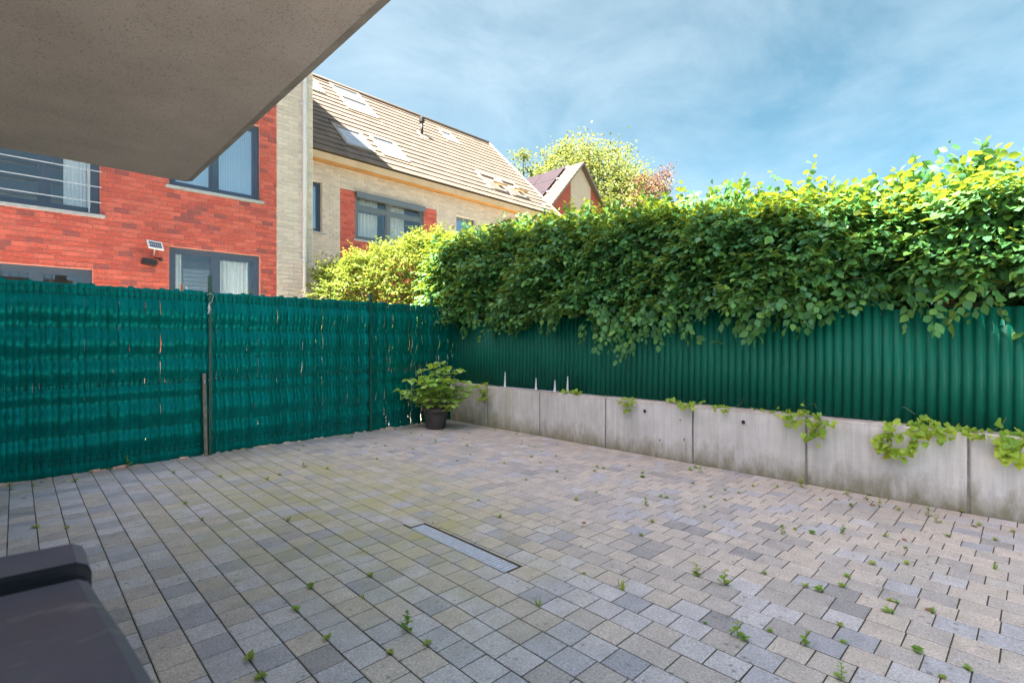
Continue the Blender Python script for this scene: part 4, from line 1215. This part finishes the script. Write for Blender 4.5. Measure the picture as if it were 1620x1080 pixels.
# ---- sunlit bush in the neighbour's garden
bush = thing("overgrown_bush", "sunlit yellow green overgrown bush between the slatted fence and the houses", "bush", (4.9, 8.6, -0.09))
A0, A1 = np.array((3.98, 9.55)), np.array((5.95, 7.62))
BT = [(0, 2.62), (0.13, 2.72), (0.3, 2.95), (0.5, 3.12), (0.68, 3.28), (0.85, 3.34), (1.0, 3.32)]
r = np.random.default_rng(23)
tang = (A1 - A0) / np.linalg.norm(A1 - A0); nrm2 = np.array((-abs(tang[1]), -abs(tang[0])))
bs, ds = [], []
n1 = 2100
t = r.uniform(0, 1, n1); top = lerp_profile(BT, t)
z = 1.2 + (top - 1.2) * r.uniform(0, 1, n1) ** 0.8
dep = np.abs(r.normal(0, 0.16, n1)) + 0.05 * np.sin(t * 19) + 0.28 * np.clip((z - top + 0.45) / 0.45, 0, 1)
xy = A0 + t[:, None] * (A1 - A0) - nrm2 * dep[:, None] + nrm2 * 0.12
bs.append(np.column_stack([xy, z])); ds.append(np.column_stack([np.tile(nrm2, (n1, 1)) + r.normal(0, 0.6, (n1, 2)), r.normal(0.15, 0.4, n1)]))
n2 = 1000
t = r.uniform(-0.02, 1, n2); top = lerp_profile(BT, t)
dep = r.uniform(0.1, 1.1, n2)
xy = A0 + t[:, None] * (A1 - A0) - nrm2 * dep[:, None]
z = top + r.normal(-0.05, 0.08, n2) + 0.06 * np.sin(t * 31)
bs.append(np.column_stack([xy, z])); ds.append(np.column_stack([r.normal(0, 0.6, (n2, 2)) + nrm2 * 0.3, r.uniform(0.2, 1, n2)]))
n3 = 900
t = r.uniform(0, 1, n3); z = r.uniform(1.0, 2.9, n3); dep = r.uniform(0.4, 1.1, n3)
xy = A0 + t[:, None] * (A1 - A0) - nrm2 * dep[:, None]
bs.append(np.column_stack([xy, np.minimum(z, lerp_profile(BT, t) - 0.15)])); ds.append(r.normal(0, 1, (n3, 3)))
P, Rm, S = sprays_to_leaves(np.concatenate(bs), np.concatenate(ds), 8, 0.24, 0.062, r)
mi = r.choice(3, len(P), p=[0.45, 0.25, 0.3])
tag(bulk_leaves("foliage", 'quad', P, Rm, S, mi, M['bush'], bush, bush.location), kind="stuff")
q = MB()
for k in range(22):
    t = (k + r.uniform(0.1, 0.9)) / 22; dep = r.uniform(0.12, 0.5)
    p0 = A0 + t * (A1 - A0) - nrm2 * dep
    top = float(lerp_profile(BT, t))
    pts = [(p0[0], p0[1], -0.09)]
    for zz in np.linspace(0.6, top - 0.15, 6):
        pts.append((p0[0] + r.normal(0, 0.06), p0[1] + r.normal(0, 0.06), zz))
    q.tube(pts, [0.035, 0.03, 0.026, 0.02, 0.016, 0.011, 0.005], 6)
    for j in range(12):
        zz = r.uniform(1.3, top - 0.2); i = min(5, int((zz) / top * 6)); c0 = Vector(pts[i])
        v = Vector((nrm2[0] * r.uniform(0, 0.35) + r.normal(0, 0.25), nrm2[1] * r.uniform(0, 0.35) + r.normal(0, 0.25), r.uniform(-0.05, 0.35)))
        q.tube([c0, c0 + v * 0.5 + Vector((0, 0, r.normal(0, 0.05))), c0 + v], [0.011, 0.008, 0.003], 4)
q.build("branches", M['twig'], bush)

# ---- trees behind the houses
def tree(name, label, px_, py_top, dist, rx, rz_, mats, leaf, seed, nclump=70, per=70, group=None, squash=1.0, low=0.25):
    r = np.random.default_rng(seed)
    rr = ray(px_, 540); nl = math.hypot(rr[0], rr[1])
    cx, cy = rr[0] * dist, rr[1] * dist
    topz = CAM_H + (540 - py_top) / 810.0 * dist
    o = thing(name, label, "tree", (cx, cy, -0.09), group=group)
    cz = topz - rz_
    q = MB()
    q.tube([(cx, cy, -0.1), (cx + 0.1, cy, cz * 0.4), (cx + 0.05, cy + 0.1, cz * 0.75), (cx, cy, cz + rz_ * 0.5)], [0.28, 0.24, 0.17, 0.05], 8)
    cl = []
    for k in range(nclump):
        v = r.normal(0, 1, 3); v /= np.linalg.norm(v)
        rad = r.uniform(0.3, 1.08) ** 0.6
        p = np.array((cx + v[0] * rx * rad, cy + v[1] * rx * rad * squash, cz + v[2] * rz_ * rad))
        cl.append(p)
        if k % 4 == 0:
            q.tube([(cx, cy, cz * 0.7), ((cx + p[0]) / 2, (cy + p[1]) / 2, (cz * 0.8 + p[2]) / 2), tuple(p)], [0.09, 0.06, 0.02], 5)
    q.build("trunk", M['trunk'], o)
    Ps, Ds = [], []
    for p in cl:
        k = int(per * r.uniform(0.5, 1.3)); s = r.uniform(0.08, 0.20) * rx
        off = r.normal(0, 1, (k, 3)) * np.array((s, s, s * 0.6))
        Ps.append(p + off); d = off / (s + 1e-6) + r.normal(0, 0.8, (k, 3)); d[:, 2] -= 0.3; Ds.append(d)
    P = np.concatenate(Ps); D = np.concatenate(Ds)
    Rm = frames(D, np.tile((0, 0, 1.0), (len(P), 1)) + r.normal(0, 0.4, (len(P), 3)))
    S = leaf * r.uniform(0.7, 1.3, len(P)); mi = r.choice(len(mats), len(P))
    tag(bulk_leaves("crown", 'quad', P, Rm, S, mi, mats, o, o.location), kind="stuff")
    return o
TG = "trees behind the houses"
tree("green_tree", "tallest broad yellow green tree above the gabled house", 945, 218, 36, 3.3, 3.6, M['treel'], 0.2, 31, 120, 130, TG)
tree("green_tree", "smaller rounded green tree left of the gable peak", 880, 230, 38, 2.0, 3.0, M['treel'], 0.2, 32, 60, 120, TG)
tree("green_tree", "sparse pale tree rising at the end of the tiled roof", 829, 238, 41, 1.9, 3.4, M['treel'], 0.2, 33, 42, 80, TG)
tree("green_tree", "low green tree filling in right of the gabled house", 985, 262, 33, 2.2, 2.4, M['treel'], 0.2, 34, 60, 115, TG)
tree("copper_tree", "reddish copper leaved tree above the hedge right of the green trees", 1042, 268, 27, 1.45, 1.7, M['redl'], 0.12, 35, 46, 70, TG)

# ---- potted hydrangea
pot_c = Vector((4.70, 6.56, 0))
hyd = thing("potted_hydrangea", "dark pot with a bushy light green plant in the fence corner", "potted plant", pot_c)
q = MB(); q.lathe(pot_c, [(0.001, 0.001), (0.145, 0.001), (0.150, 0.012), (0.178, 0.20), (0.186, 0.262), (0.200, 0.266), (0.205, 0.285), (0.204, 0.318), (0.196, 0.326), (0.182, 0.322), (0.176, 0.25)], 32); q.build("pot", M['pot'], hyd, smooth=True)
q = MB(); q.lathe(pot_c, [(0.178, 0.272), (0.10, 0.285), (0.001, 0.29)], 20); q.build("potting_soil", M['soil'], hyd)
r = np.random.default_rng(5)
tips = []
for px_, py_ in ((697, 573), (668, 585), (686, 588), (715, 590), (725, 585), (648, 600), (660, 602), (700, 600), (678, 605), (705, 612), (735, 604), (633, 617), (650, 617), (668, 618), (690, 620), (722, 617), (745, 612), (754, 610), (660, 632), (680, 630), (705, 630), (735, 622), (640, 625), (715, 640), (727, 630), (690, 612), (672, 596), (707, 580)):
    w_ = r.uniform(-0.28, 0.28)
    rr = ray(px_, py_); dd = (pot_c.x * FW[0] + pot_c.y * FW[1]) + w_
    tips.append(Vector((rr[0] * dd, rr[1] * dd, rr[2] * dd + CAM_H)))
Pl, Dl, Sl, Ul = [], [], [], []
stems = MB()
for _ in range(26):       # fill the dome
    v = r.normal(0, 1, 3); v /= np.linalg.norm(v); v *= r.uniform(0.35, 1.0)
    tips.append(pot_c + Vector((v[0] * 0.46, v[1] * 0.34, 0.70 + v[2] * 0.34)))
for tp in tips:
    b0 = pot_c + Vector((r.normal(0, 0.05), r.normal(0, 0.05), 0.28))
    mid = b0.lerp(tp, 0.5) + Vector((0, 0, -0.05 + 0.05 * r.normal())) + (tp - b0).cross(Vector((0, 0, 1))) * r.normal(0, 0.08)
    stems.tube([b0, b0.lerp(mid, 0.5) + Vector((0, 0, 0.02)), mid, mid.lerp(tp, 0.5), tp], [0.007, 0.006, 0.005, 0.004, 0.003], 5)
    for lev in range(3):
        c0 = tp.lerp(mid, lev * 0.42)
        a0 = r.uniform(0, 6.28)
        for k in range((6, 5, 3)[lev]):
            a = a0 + k * 6.283 / (6, 5, 3)[lev] + r.normal(0, 0.25)
            d = np.array((math.cos(a), math.sin(a), r.uniform(-0.55, 0.15)))
            Pl.append(np.array(c0) + d * 0.012); Dl.append(d); Sl.append(r.uniform(0.08, 0.135) * (1.0 if lev == 0 else 0.85)); Ul.append((r.normal(0, .25), r.normal(0, .25), 1))
Pl, Dl, Sl = np.array(Pl), np.array(Dl), np.array(Sl)
# rounder leaves
Rl = frames(Dl, np.array(Ul)); Rl[:, :, 0] *= 1.3
mi = r.choice(3, len(Pl), p=[0.45, 0.25, 0.30])
leaf_objects("leaf", 'oval', Pl, Rl, Sl, mi, M['hyd'], hyd, hyd.location)
stems.build("stems", M['twig'], hyd)

# ---- vines over the wall
def vine(label, pts, nleaf, size, seed, spread=0.05, tend=None):
    """pts: pixel polyline on the wall face or its top; leaves hang along it"""
    r = np.random.default_rng(seed)
    path = []
    for (px_, py_) in pts:
        p = onX(px_, py_, XW - 0.03)
        if p.z > WALL_H + 0.005:
            p = onX(px_, py_, XW + 0.06)
        path.append(p)
    base = Vector((XW + 0.10, sum(p.y for p in path) / len(path), WALL_H))
    o = thing("wall_vine", label, "vine", base, group="vines growing over the concrete wall")
    q = MB()
    q.tube([base + Vector((0.03, 0, 0.0))] + path, 0.0022, 5)
    if tend:
        for tl_ in tend:
            q.tube([onX(a, c, XW + 0.05) for a, c in tl_], 0.0018, 4)
    q.build("stem", M['stem'], o)
    P, D, U, S = [], [], [], []
    nleaf = int(nleaf * 1.9)
    for k in range(nleaf):
        t = r.uniform(0, len(path) - 1); i = min(int(t), len(path) - 2)
        p = path[i].lerp(path[i + 1], t - i)
        p = p + Vector((r.uniform(-0.045, 0.0), r.normal(0, spread), r.normal(0, spread * 0.7)))
        if p.z < WALL_H and p.x > XW - 0.012: p.x = XW - 0.015 - r.uniform(0, 0.03)
        if p.z > WALL_H: p.z = max(p.z, WALL_H + 0.02)
        P.append(p[:]); D.append((-0.6 + r.normal(0, 0.3), r.normal(0, 0.6), -0.55 + r.normal(0, 0.4))); U.append((-0.7 + r.normal(0, 0.3), r.normal(0, 0.5), 0.9 + r.normal(0, 0.3))); S.append(size * 0.72 * r.uniform(0.55, 1.25))
    leaf_objects("leaf", 'heart', np.array(P), frames(np.array(D), np.array(U)), np.array(S), r.choice(3, nleaf, p=[.45, .25, .3]), M['vine'], o, o.location)
vine("bushy vine spilling over the wall joint, second from the right edge", [(1262, 648), (1245, 655), (1258, 668), (1275, 648), (1290, 655), (1300, 668), (1288, 682), (1288, 694)], 46, 0.078, 41, 0.045, [[(1275, 645), (1270, 636), (1276, 632)], [(1280, 640), (1288, 637), (1292, 646)]])
vine("largest vine cluster hanging in a loop on the concrete wall", [(1386, 692), (1400, 690), (1418, 672), (1440, 668), (1455, 672), (1458, 686), (1445, 706), (1425, 716), (1405, 714), (1395, 703), (1410, 690), (1430, 684)], 50, 0.085, 42, 0.03, [[(1447, 655), (1435, 646), (1427, 643)]])
vine("small vine tuft just right of the largest looping vine cluster", [(1462, 660), (1475, 668), (1480, 682), (1488, 692), (1494, 680), (1500, 672)], 24, 0.070, 43, 0.03)
vine("thin flat vine creeping along the wall top near the right edge", [(1512, 678), (1535, 680), (1552, 684), (1570, 684)], 20, 0.058, 44, 0.022, [[(1570, 682), (1585, 672), (1592, 660)]])
vine("vine with large leaves hanging at the right edge of the picture", [(1598, 682), (1612, 690), (1590, 700), (1585, 706), (1600, 722), (1615, 712), (1625, 690)], 24, 0.105, 45, 0.035)
vine("narrow vine strand hanging beside a round hole in the wall", [(983, 630), (990, 638), (995, 632), (1006, 634), (990, 645), (986, 655), (1010, 628)], 28, 0.058, 46, 0.028)
vine("row of single vine leaves on the wall top near a round hole", [(1062, 632), (1072, 632), (1078, 640), (1090, 642), (1100, 638), (1112, 636)], 16, 0.075, 47, 0.018)
vine("low vine leaves on the wall top left of the spilling bushy vine", [(1130, 641), (1140, 643), (1150, 645), (1156, 646)], 12, 0.058, 48, 0.02, [[(1155, 646), (1170, 640), (1178, 630)]])
vine("vine leaves beside the row of metal brackets", [(888, 618), (898, 620), (905, 617), (914, 619), (922, 622)], 13, 0.085, 49, 0.015)
vine("dark leaved vine in the far wall corner beside the potted plant", [(766, 610), (772, 606), (770, 618), (766, 625), (772, 630)], 18, 0.085, 50, 0.04)
vine("lone vine leaves on the wall top between the bushy vines", [(1188, 646), (1192, 645), (1230, 651)], 3, 0.05, 51, 0.01)

# ---- weeds in the joints
def weed_mesh(seed, kind):
    r = np.random.default_rng(seed)
    P, D, U, S = [], [], [], []
    if kind == 0:      # rosette
        k = r.integers(6, 11)
        for i in range(k):
            a = i * 2.4 + r.normal(0, 0.2)
            P.append((0, 0, 0.004 + 0.002 * i)); D.append((math.cos(a), math.sin(a), r.uniform(0.1, 0.8))); U.append((0, 0, 1)); S.append(r.uniform(0.025, 0.05))
        shp = 'oval'
    elif kind == 1:    # upright leafy shoot
        for i in range(11):
            a = i * 2.4; z = 0.008 + i * 0.0075
            P.append((r.normal(0, .004), r.normal(0, .004), z)); D.append((math.cos(a), math.sin(a), r.uniform(0.1, 0.7))); U.append((0, 0, 1)); S.append(r.uniform(0.022, 0.045) * (1.15 - i * 0.05))
        shp = 'oval'
    else:              # grass tuft
        for i in range(12):
            a = r.uniform(0, 6.28)
            P.append((r.normal(0, .004), r.normal(0, .004), 0)); D.append((math.cos(a) * 0.6, math.sin(a) * 0.6, r.uniform(0.6, 1.4))); U.append((math.cos(a), math.sin(a), 0.2)); S.append(r.uniform(0.04, 0.085))
        shp = 'blade'
    v, f = leaf_shape(shp)
    Rm = frames(np.array(D, float), np.array(U, float))
    q = MB()
    if kind == 1: q.tube([(0, 0, -0.005), (0, 0, 0.09)], 0.0015, 4)
    for p, m_, s in zip(P, Rm, S):
        q.add((v @ m_.T) * s + np.array(p), f)
    return q.mesh("weed", M['weed'][seed % 3], smooth=True)
weeds = [[weed_mesh(100 + 10 * k + i, k) for i in range(6)] for k in range(3)]
spots = [(208, 733, 1, 2.0), (625, 1006, 1, 1.35), (690, 1012, 0, .9), (466, 822, 2, 1), (511, 922, 0, 1.0), (492, 957, 0, .9), (541, 1001, 0, .8), (598, 907, 0, 1), (588, 940, 2, .6), (638, 1022, 0, .8), (1110, 905, 1, 1.1), (1141, 930, 1, 1.4), (860, 955, 2, 1), (990, 930, 2, 1.2), (1110, 905, 0, .9),
         (377, 1051, 0, 1), (405, 1076, 0, 1), (45, 837, 0, 1.2), (95, 837, 0, .9), (142, 748, 0, 1.0), (168, 740, 0, .9), (15, 775, 1, 1.2), (47, 770, 0, .9), (116, 762, 0, 1.3), (285, 798, 0, .9), (305, 825, 0, .7), (268, 749, 0, 1), (336, 757, 0, .9), (418, 760, 2, .9), (475, 740, 1, 1.2), (440, 752, 0, .8), (528, 740, 0, .9),
         (1268, 770, 1, 1.7), (1170, 1005, 1, 1.2), (1170, 1020, 0, .9), (1270, 1028, 1, 1.1), (1300, 928, 0, 1.1), (1330, 932, 0, .9), (1273, 929, 0, .8), (1410, 962, 0, 1.1), (1403, 955, 0, .7), (1455, 1021, 0, 1.0), (1475, 970, 2, .8), (1335, 1068, 1, 1.0), (1335, 980, 0, .8), (1345, 908, 0, .8), (1380, 893, 0, .9), (1436, 890, 0, .8), (1575, 900, 2, .8), (1575, 855, 0, .8), (1500, 850, 0, .9), (1468, 817, 1, 1.2), (1482, 828, 1, 1.1), (1390, 802, 1, 1.1), (1340, 785, 1, 1.2), (1343, 803, 0, .9), (1232, 848, 1, 1), (1285, 843, 0, 1), (1255, 840, 0, .8), (1330, 847, 1, 1), (1112, 745, 1, 1.3), (1090, 744, 0, 1.1), (1017, 755, 0, 1), (960, 740, 0, 1.0), (885, 745, 0, .9), (845, 722, 0, 1), (745, 705, 2, .9), (688, 700, 1, 1.1), (660, 690, 0, .9), (730, 728, 0, .8), (790, 735, 0, .9), (1020, 800, 1, 1.1), (1050, 790, 0, .8), (960, 700, 2, .6), (560, 690, 0, 1), (620, 680, 0, 1), (540, 696, 1, .8), (483, 705, 0, .9), (385, 712, 0, .9), (1190, 770, 0, .8), (1150, 790, 0, .8), (1120, 800, 0, .8), (1230, 770, 0, .8), (1400, 850, 0, .8), (1550, 830, 0, .8), (1600, 845, 0, .8), (680, 830, 2, .5), (930, 905, 0, .6), (1040, 822, 0, .7), (1205, 912, 0, .7), (1226, 990, 0, .6), (1118, 985, 0, .5), (1530, 1064, 0, .8), (1495, 1062, 0, .7), (930, 860, 0, .4)]
WG = "weeds sprouting in the paving joints"
special = {0: "tallest leafy weed at the foot of the slatted fence", 1: "upright leafy weed beside the drain, lowest in the yard", 32: "bright weed at the foot of the wall's dark open joint"}
def place_words(p):
    if p.y > 6.2: return "at the foot of the slatted fence"
    if p.x > 4.9: return "along the foot of the concrete wall"
    if 1.5 < p.x < 2.8 and 1.7 < p.y < 4.0: return "close to the drain grate"
    if p.x > 3.6: return "two steps out from the concrete wall"
    if p.y > 4.4: return "two steps out from the slatted fence"
    if p.x < 1.7: return "in the left paving beside the bin"
    return "in the nearest paving at the lower right"
def weed_label(kd, sc, p):
    size = "tiny" if sc < 0.75 else ("small" if sc < 1.05 else "sturdy")
    return size + " " + ("flat green weed", "upright leafy weed", "grass tuft")[kd] + " in a joint " + place_words(p)
for i, (px_, py_, kd, sc) in enumerate(spots):
    sc *= 0.72
    p = onZ(px_, py_, 0.0)
    p.x = min(XW - 0.003 - round((XW - 0.003 - p.x) / PX) * PX, XW - 0.03)
    if p.y > fence_y(p.x) - 0.05: p.y = fence_y(p.x) - 0.06
    o = link("weed", random.choice(weeds[kd]), None, p, (0, 0, random.uniform(0, 6.28)), (sc, sc, sc))
    tag(o, special.get(i) or weed_label(kd, sc, p), "weed", WG)
r = np.random.default_rng(77)
for k in range(60):     # the smaller seedlings, denser towards the concrete wall
    xx = XW - abs(r.normal(0, 1.3)) - 0.05; yy = r.uniform(0.3, 6.6)
    if xx < 0.6 or (1.7 < xx < 2.5 and 2 < yy < 3.5): continue
    xx = XW - 0.003 - round((XW - xx) / PX) * PX
    o = link("weed", random.choice(weeds[0]), None, (xx, yy, -0.002), (0, 0, r.uniform(0, 6.28)), (r.uniform(.35, .7),) * 3)
    tag(o, weed_label(0, 0.4, Vector((xx, yy, 0))), "weed", WG)

# ---- dead leaves on the paving
DG = "dead leaves lying on the paving"
deadm = leaf_mesh_single("dead_leaf", 'oval', M['deadleaf'])
for k, (px_, py_) in enumerate(((786, 677), (640, 722), (652, 716), (70, 762), (97, 762), (42, 786), (920, 826), (1320, 790), (1425, 852), (1385, 800), (760, 690), (880, 722), (1478, 968), (1535, 640 + 190))):
    p = onZ(px_, py_, 0.004); p.x = min(p.x, XW - 0.05)
    o = link("dead_leaf", deadm, None, p, (random.uniform(-.2, .2), random.uniform(-.2, .2), random.uniform(0, 6.28)), (random.uniform(0.035, 0.06),) * 3)
    tag(o, "brown dead leaf lying " + place_words(p), "leaf", DG)

# =================================================================== OBJECTS
# ---- drain grate
dr = thing("channel_drain", "galvanised slotted channel drain grate set in the paving", "drain", ((DRAIN[0] + DRAIN[1]) / 2, (DRAIN[2] + DRAIN[3]) / 2, -0.02))
x0, x1, y0, y1 = DRAIN
zg = -0.006
q = MB()
q.box(x0, x0 + 0.006, y0, y1, -0.032, zg); q.box(x1 - 0.006, x1, y0, y1, -0.032, zg)
q.box(x0 + 0.006, x1 - 0.006, y0, y0 + 0.006, -0.032, zg - 0.0005); q.box(x0 + 0.006, x1 - 0.006, y1 - 0.006, y1, -0.032, zg - 0.0005)
q.box((x0 + x1) / 2 - 0.002, (x0 + x1) / 2 + 0.002, y0 + 0.006, y1 - 0.006, -0.03, zg - 0.006)
q.build("frame", M['galv'], dr)
q = MB(); q.box(-(x1 - x0) / 2 + 0.0062, (x1 - x0) / 2 - 0.0062, -0.0062, 0.0062, -0.022, 0)
barm = q.mesh("bar", M['galv'])
for k in range(37):
    link("bar", barm, dr, Vector(((x0 + x1) / 2, y0 + 0.02 + k * 0.0265, zg - 0.001)) - dr.location)
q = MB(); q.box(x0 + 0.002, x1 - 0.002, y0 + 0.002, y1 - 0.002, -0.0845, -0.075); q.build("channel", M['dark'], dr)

# ---- metal brackets on the wall top
for k, (xb, yt, yb_, foot, lab) in enumerate(((800, 588, 612, 0, "leftmost upright metal bracket on the concrete wall"), (849, 598, 616, -1, "metal bracket with a long foot, second from the left on the wall"), (879, 601, 618, -1, "metal bracket with a foot, third from the left on the wall"), (899, 595, 614, 0, "rightmost upright metal bracket, among vine leaves on the wall"))):
    p0, p1 = onX(xb, yb_, XW + 0.05), onX(xb, yt, XW + 0.05)
    h = p1.z - WALL_H
    o = MB()
    o.add([(XW + 0.03, p0.y + 0.022, WALL_H), (XW + 0.03, p0.y - 0.022, WALL_H), (XW + 0.034, p0.y - 0.022, WALL_H), (XW + 0.034, p0.y + 0.022, WALL_H),
           (XW + 0.045, p0.y + 0.012, WALL_H + h), (XW + 0.045, p0.y + 0.002, WALL_H + h), (XW + 0.049, p0.y + 0.002, WALL_H + h), (XW + 0.049, p0.y + 0.012, WALL_H + h)],
          [(0, 3, 2, 1), (4, 5, 6, 7), (0, 1, 5, 4), (1, 2, 6, 5), (2, 3, 7, 6), (3, 0, 4, 7)])
    br_ = thing("metal_bracket", lab, "bracket", (XW + 0.05, p0.y, WALL_H), group="metal brackets on the wall top")
    o.build("blade", M['galv'], br_)
    ln = 0.62 if k == 1 else (0.30 if k == 2 else 0.10)
    box_part("foot", M['galv'], br_, XW + 0.012, XW + 0.07, p0.y - 0.02, p0.y + ln, WALL_H + 0.007, WALL_H + 0.011)

# ---- wooden stake and cord on the fence
sb = Vector((1.612, fence_y(1.612) - 0.085, 0))
st = thing("wooden_stake", "weathered wooden stake leaning upright against the slatted fence", "stake", sb)
q = MB(); q.obox(sb + Vector((-0.012, 0, 0.49)), (0.017, 0, 0), (0, 0.011, 0), (-0.010, 0, 0.485))
q.build("batten", M['wood'], st)
q = MB(); q.tube([sb + Vector((-0.018, -0.013, 0.86)), sb + Vector((-0.018, -0.017, 0.90))], 0.006, 6); q.build("nail", M['galv'], st)
q = MB()
cp_ = Vector(fpt(1.64, 0.078, 1.80))
for a in range(6):
    e = cp_ + Vector((random.uniform(-0.03, 0.035), -random.uniform(0, 0.02), -random.uniform(0.06, 0.14)))
    q.tube([cp_, cp_.lerp(e, 0.5) + Vector((random.uniform(-.02, .02), -0.01, 0)), e], 0.003, 5)
q.tube([cp_ + Vector((-0.02, 0, 0.10)), cp_ + Vector((0.01, -0.004, 0.12)), cp_ + Vector((0.05, 0, 0.10)), cp_ + Vector((0.03, 0, 0.02)), cp_], 0.003, 5)
tag(q.build("tie_cord", M['cord'], None, origin=(0, 0, 0)), "white cord knotted round the top of the fence post", "cord")

# ---- poles behind the fence
for lab, px_, mt, zt in (("orange pole top showing behind the slatted fence", 287, simple("orange pole", (0.75, 0.16, 0.06), rough=0.5), 2.06), ("thin white pole top showing behind the slatted fence", 295, M['white'], 2.03)):
    p = onY(px_, 450, 7.35)
    q = MB(); q.tube([(p.x, p.y, -0.08), (p.x, p.y, zt - 0.03), (p.x, p.y, zt)], [0.012, 0.012, 0.008], 8)
    tag(q.build("garden_pole", mt, None, origin=(p.x, p.y, 0), loc=(p.x, p.y, 0)), lab, "pole", "garden poles behind the fence")

# ---- wheelie bin in the near left corner
bn = thing("wheelie_bin", "dark grey plastic bin in the near left corner, only its lid showing", "bin", (-0.20, 0.60, 0))
LX0, LX1, LZ = -0.52, 0.068, 1.075
q = MB()
# body tapers downwards
bt = [(LX0 + 0.03, 0.27), (LX1 - 0.035, 0.27), (LX1 - 0.035, 0.80), (LX0 + 0.03, 0.80)]
bb = [(LX0 + 0.09, 0.36), (LX1 - 0.09, 0.36), (LX1 - 0.09, 0.74), (LX0 + 0.09, 0.74)]
q.add([(a, c, 0.06) for a, c in bb] + [(a, c, 0.99) for a, c in bt], [(3, 2, 1, 0), (4, 5, 6, 7)] + [(i, (i + 1) % 4, (i + 1) % 4 + 4, i + 4) for i in range(4)])
q.box(LX0 + 0.01, LX1 - 0.012, 0.25, 0.83, 0.985, 1.02)
q.build("body", M['binp'], bn)
# lid: gently domed, flared towards the hinge, raised lip along the front (far) edge
q = MB()
secs = []     # (y, half-width to the right edge x, z, )
for (y_, xr, z_) in ((0.875, 0.060, 1.045), (0.874, 0.064, 1.083), (0.868, 0.066, 1.090), (0.810, 0.067, 1.084), (0.806, 0.066, 1.080), (0.805, 0.066, 1.070), (0.795, 0.066, 1.067), (0.790, 0.066, 1.070), (0.70, 0.071, 1.074), (0.60, 0.078, 1.079), (0.50, 0.083, 1.082), (0.40, 0.086, 1.080), (0.30, 0.087, 1.070), (0.24, 0.086, 1.050)):
    secs.append([(LX0 - (xr - 0.066), y_, z_ - 0.05), (LX0 - (xr - 0.066) + 0.004, y_, z_ - 0.008), (LX0 - (xr - 0.066) + 0.014, y_, z_)] +
                [(LX0 + (xr - LX0) * t, y_, z_ + 0.004 * math.sin(math.pi * t)) for t in (0.12, 0.3, 0.5, 0.7, 0.88)] +
                [(xr - 0.014, y_, z_), (xr - 0.004, y_, z_ - 0.006), (xr, y_, z_ - 0.016), (xr, y_, z_ - 0.05)])
n = len(secs[0])
q.add([p for s in secs for p in s], [(i * n + k, i * n + k + 1, (i + 1) * n + k + 1, (i + 1) * n + k) for i in range(len(secs) - 1) for k in range(n - 1)] + [tuple(range(n)), tuple(range(len(secs) * n - 1, (len(secs) - 1) * n - 1, -1))])
ns = len(secs) - 1
q.m = [1 if k // (n - 1) in (3, 4, 5, 6) else 0 for k in range(ns * (n - 1))] + [0, 0]  # groove faces near-black: the groove's shade put into the colour
q.build("lid", [M['binp'], M['rubber_groove_shade']], bn)
q = MB(); q.tube([(LX0 + 0.06, 0.21, 1.0), (LX1 - 0.06, 0.21, 1.0)], 0.016, 10); q.build("handle", M['binp'], bn)
for xx in (LX0 + 0.05, LX1 - 0.05):
    q = MB(); q.tube([(xx - 0.025, 0.32, 0.10), (xx + 0.025, 0.32, 0.10)], 0.10, 20); q.build("wheel", M['rubber_groove_shade'], bn)
del cream["_local"]
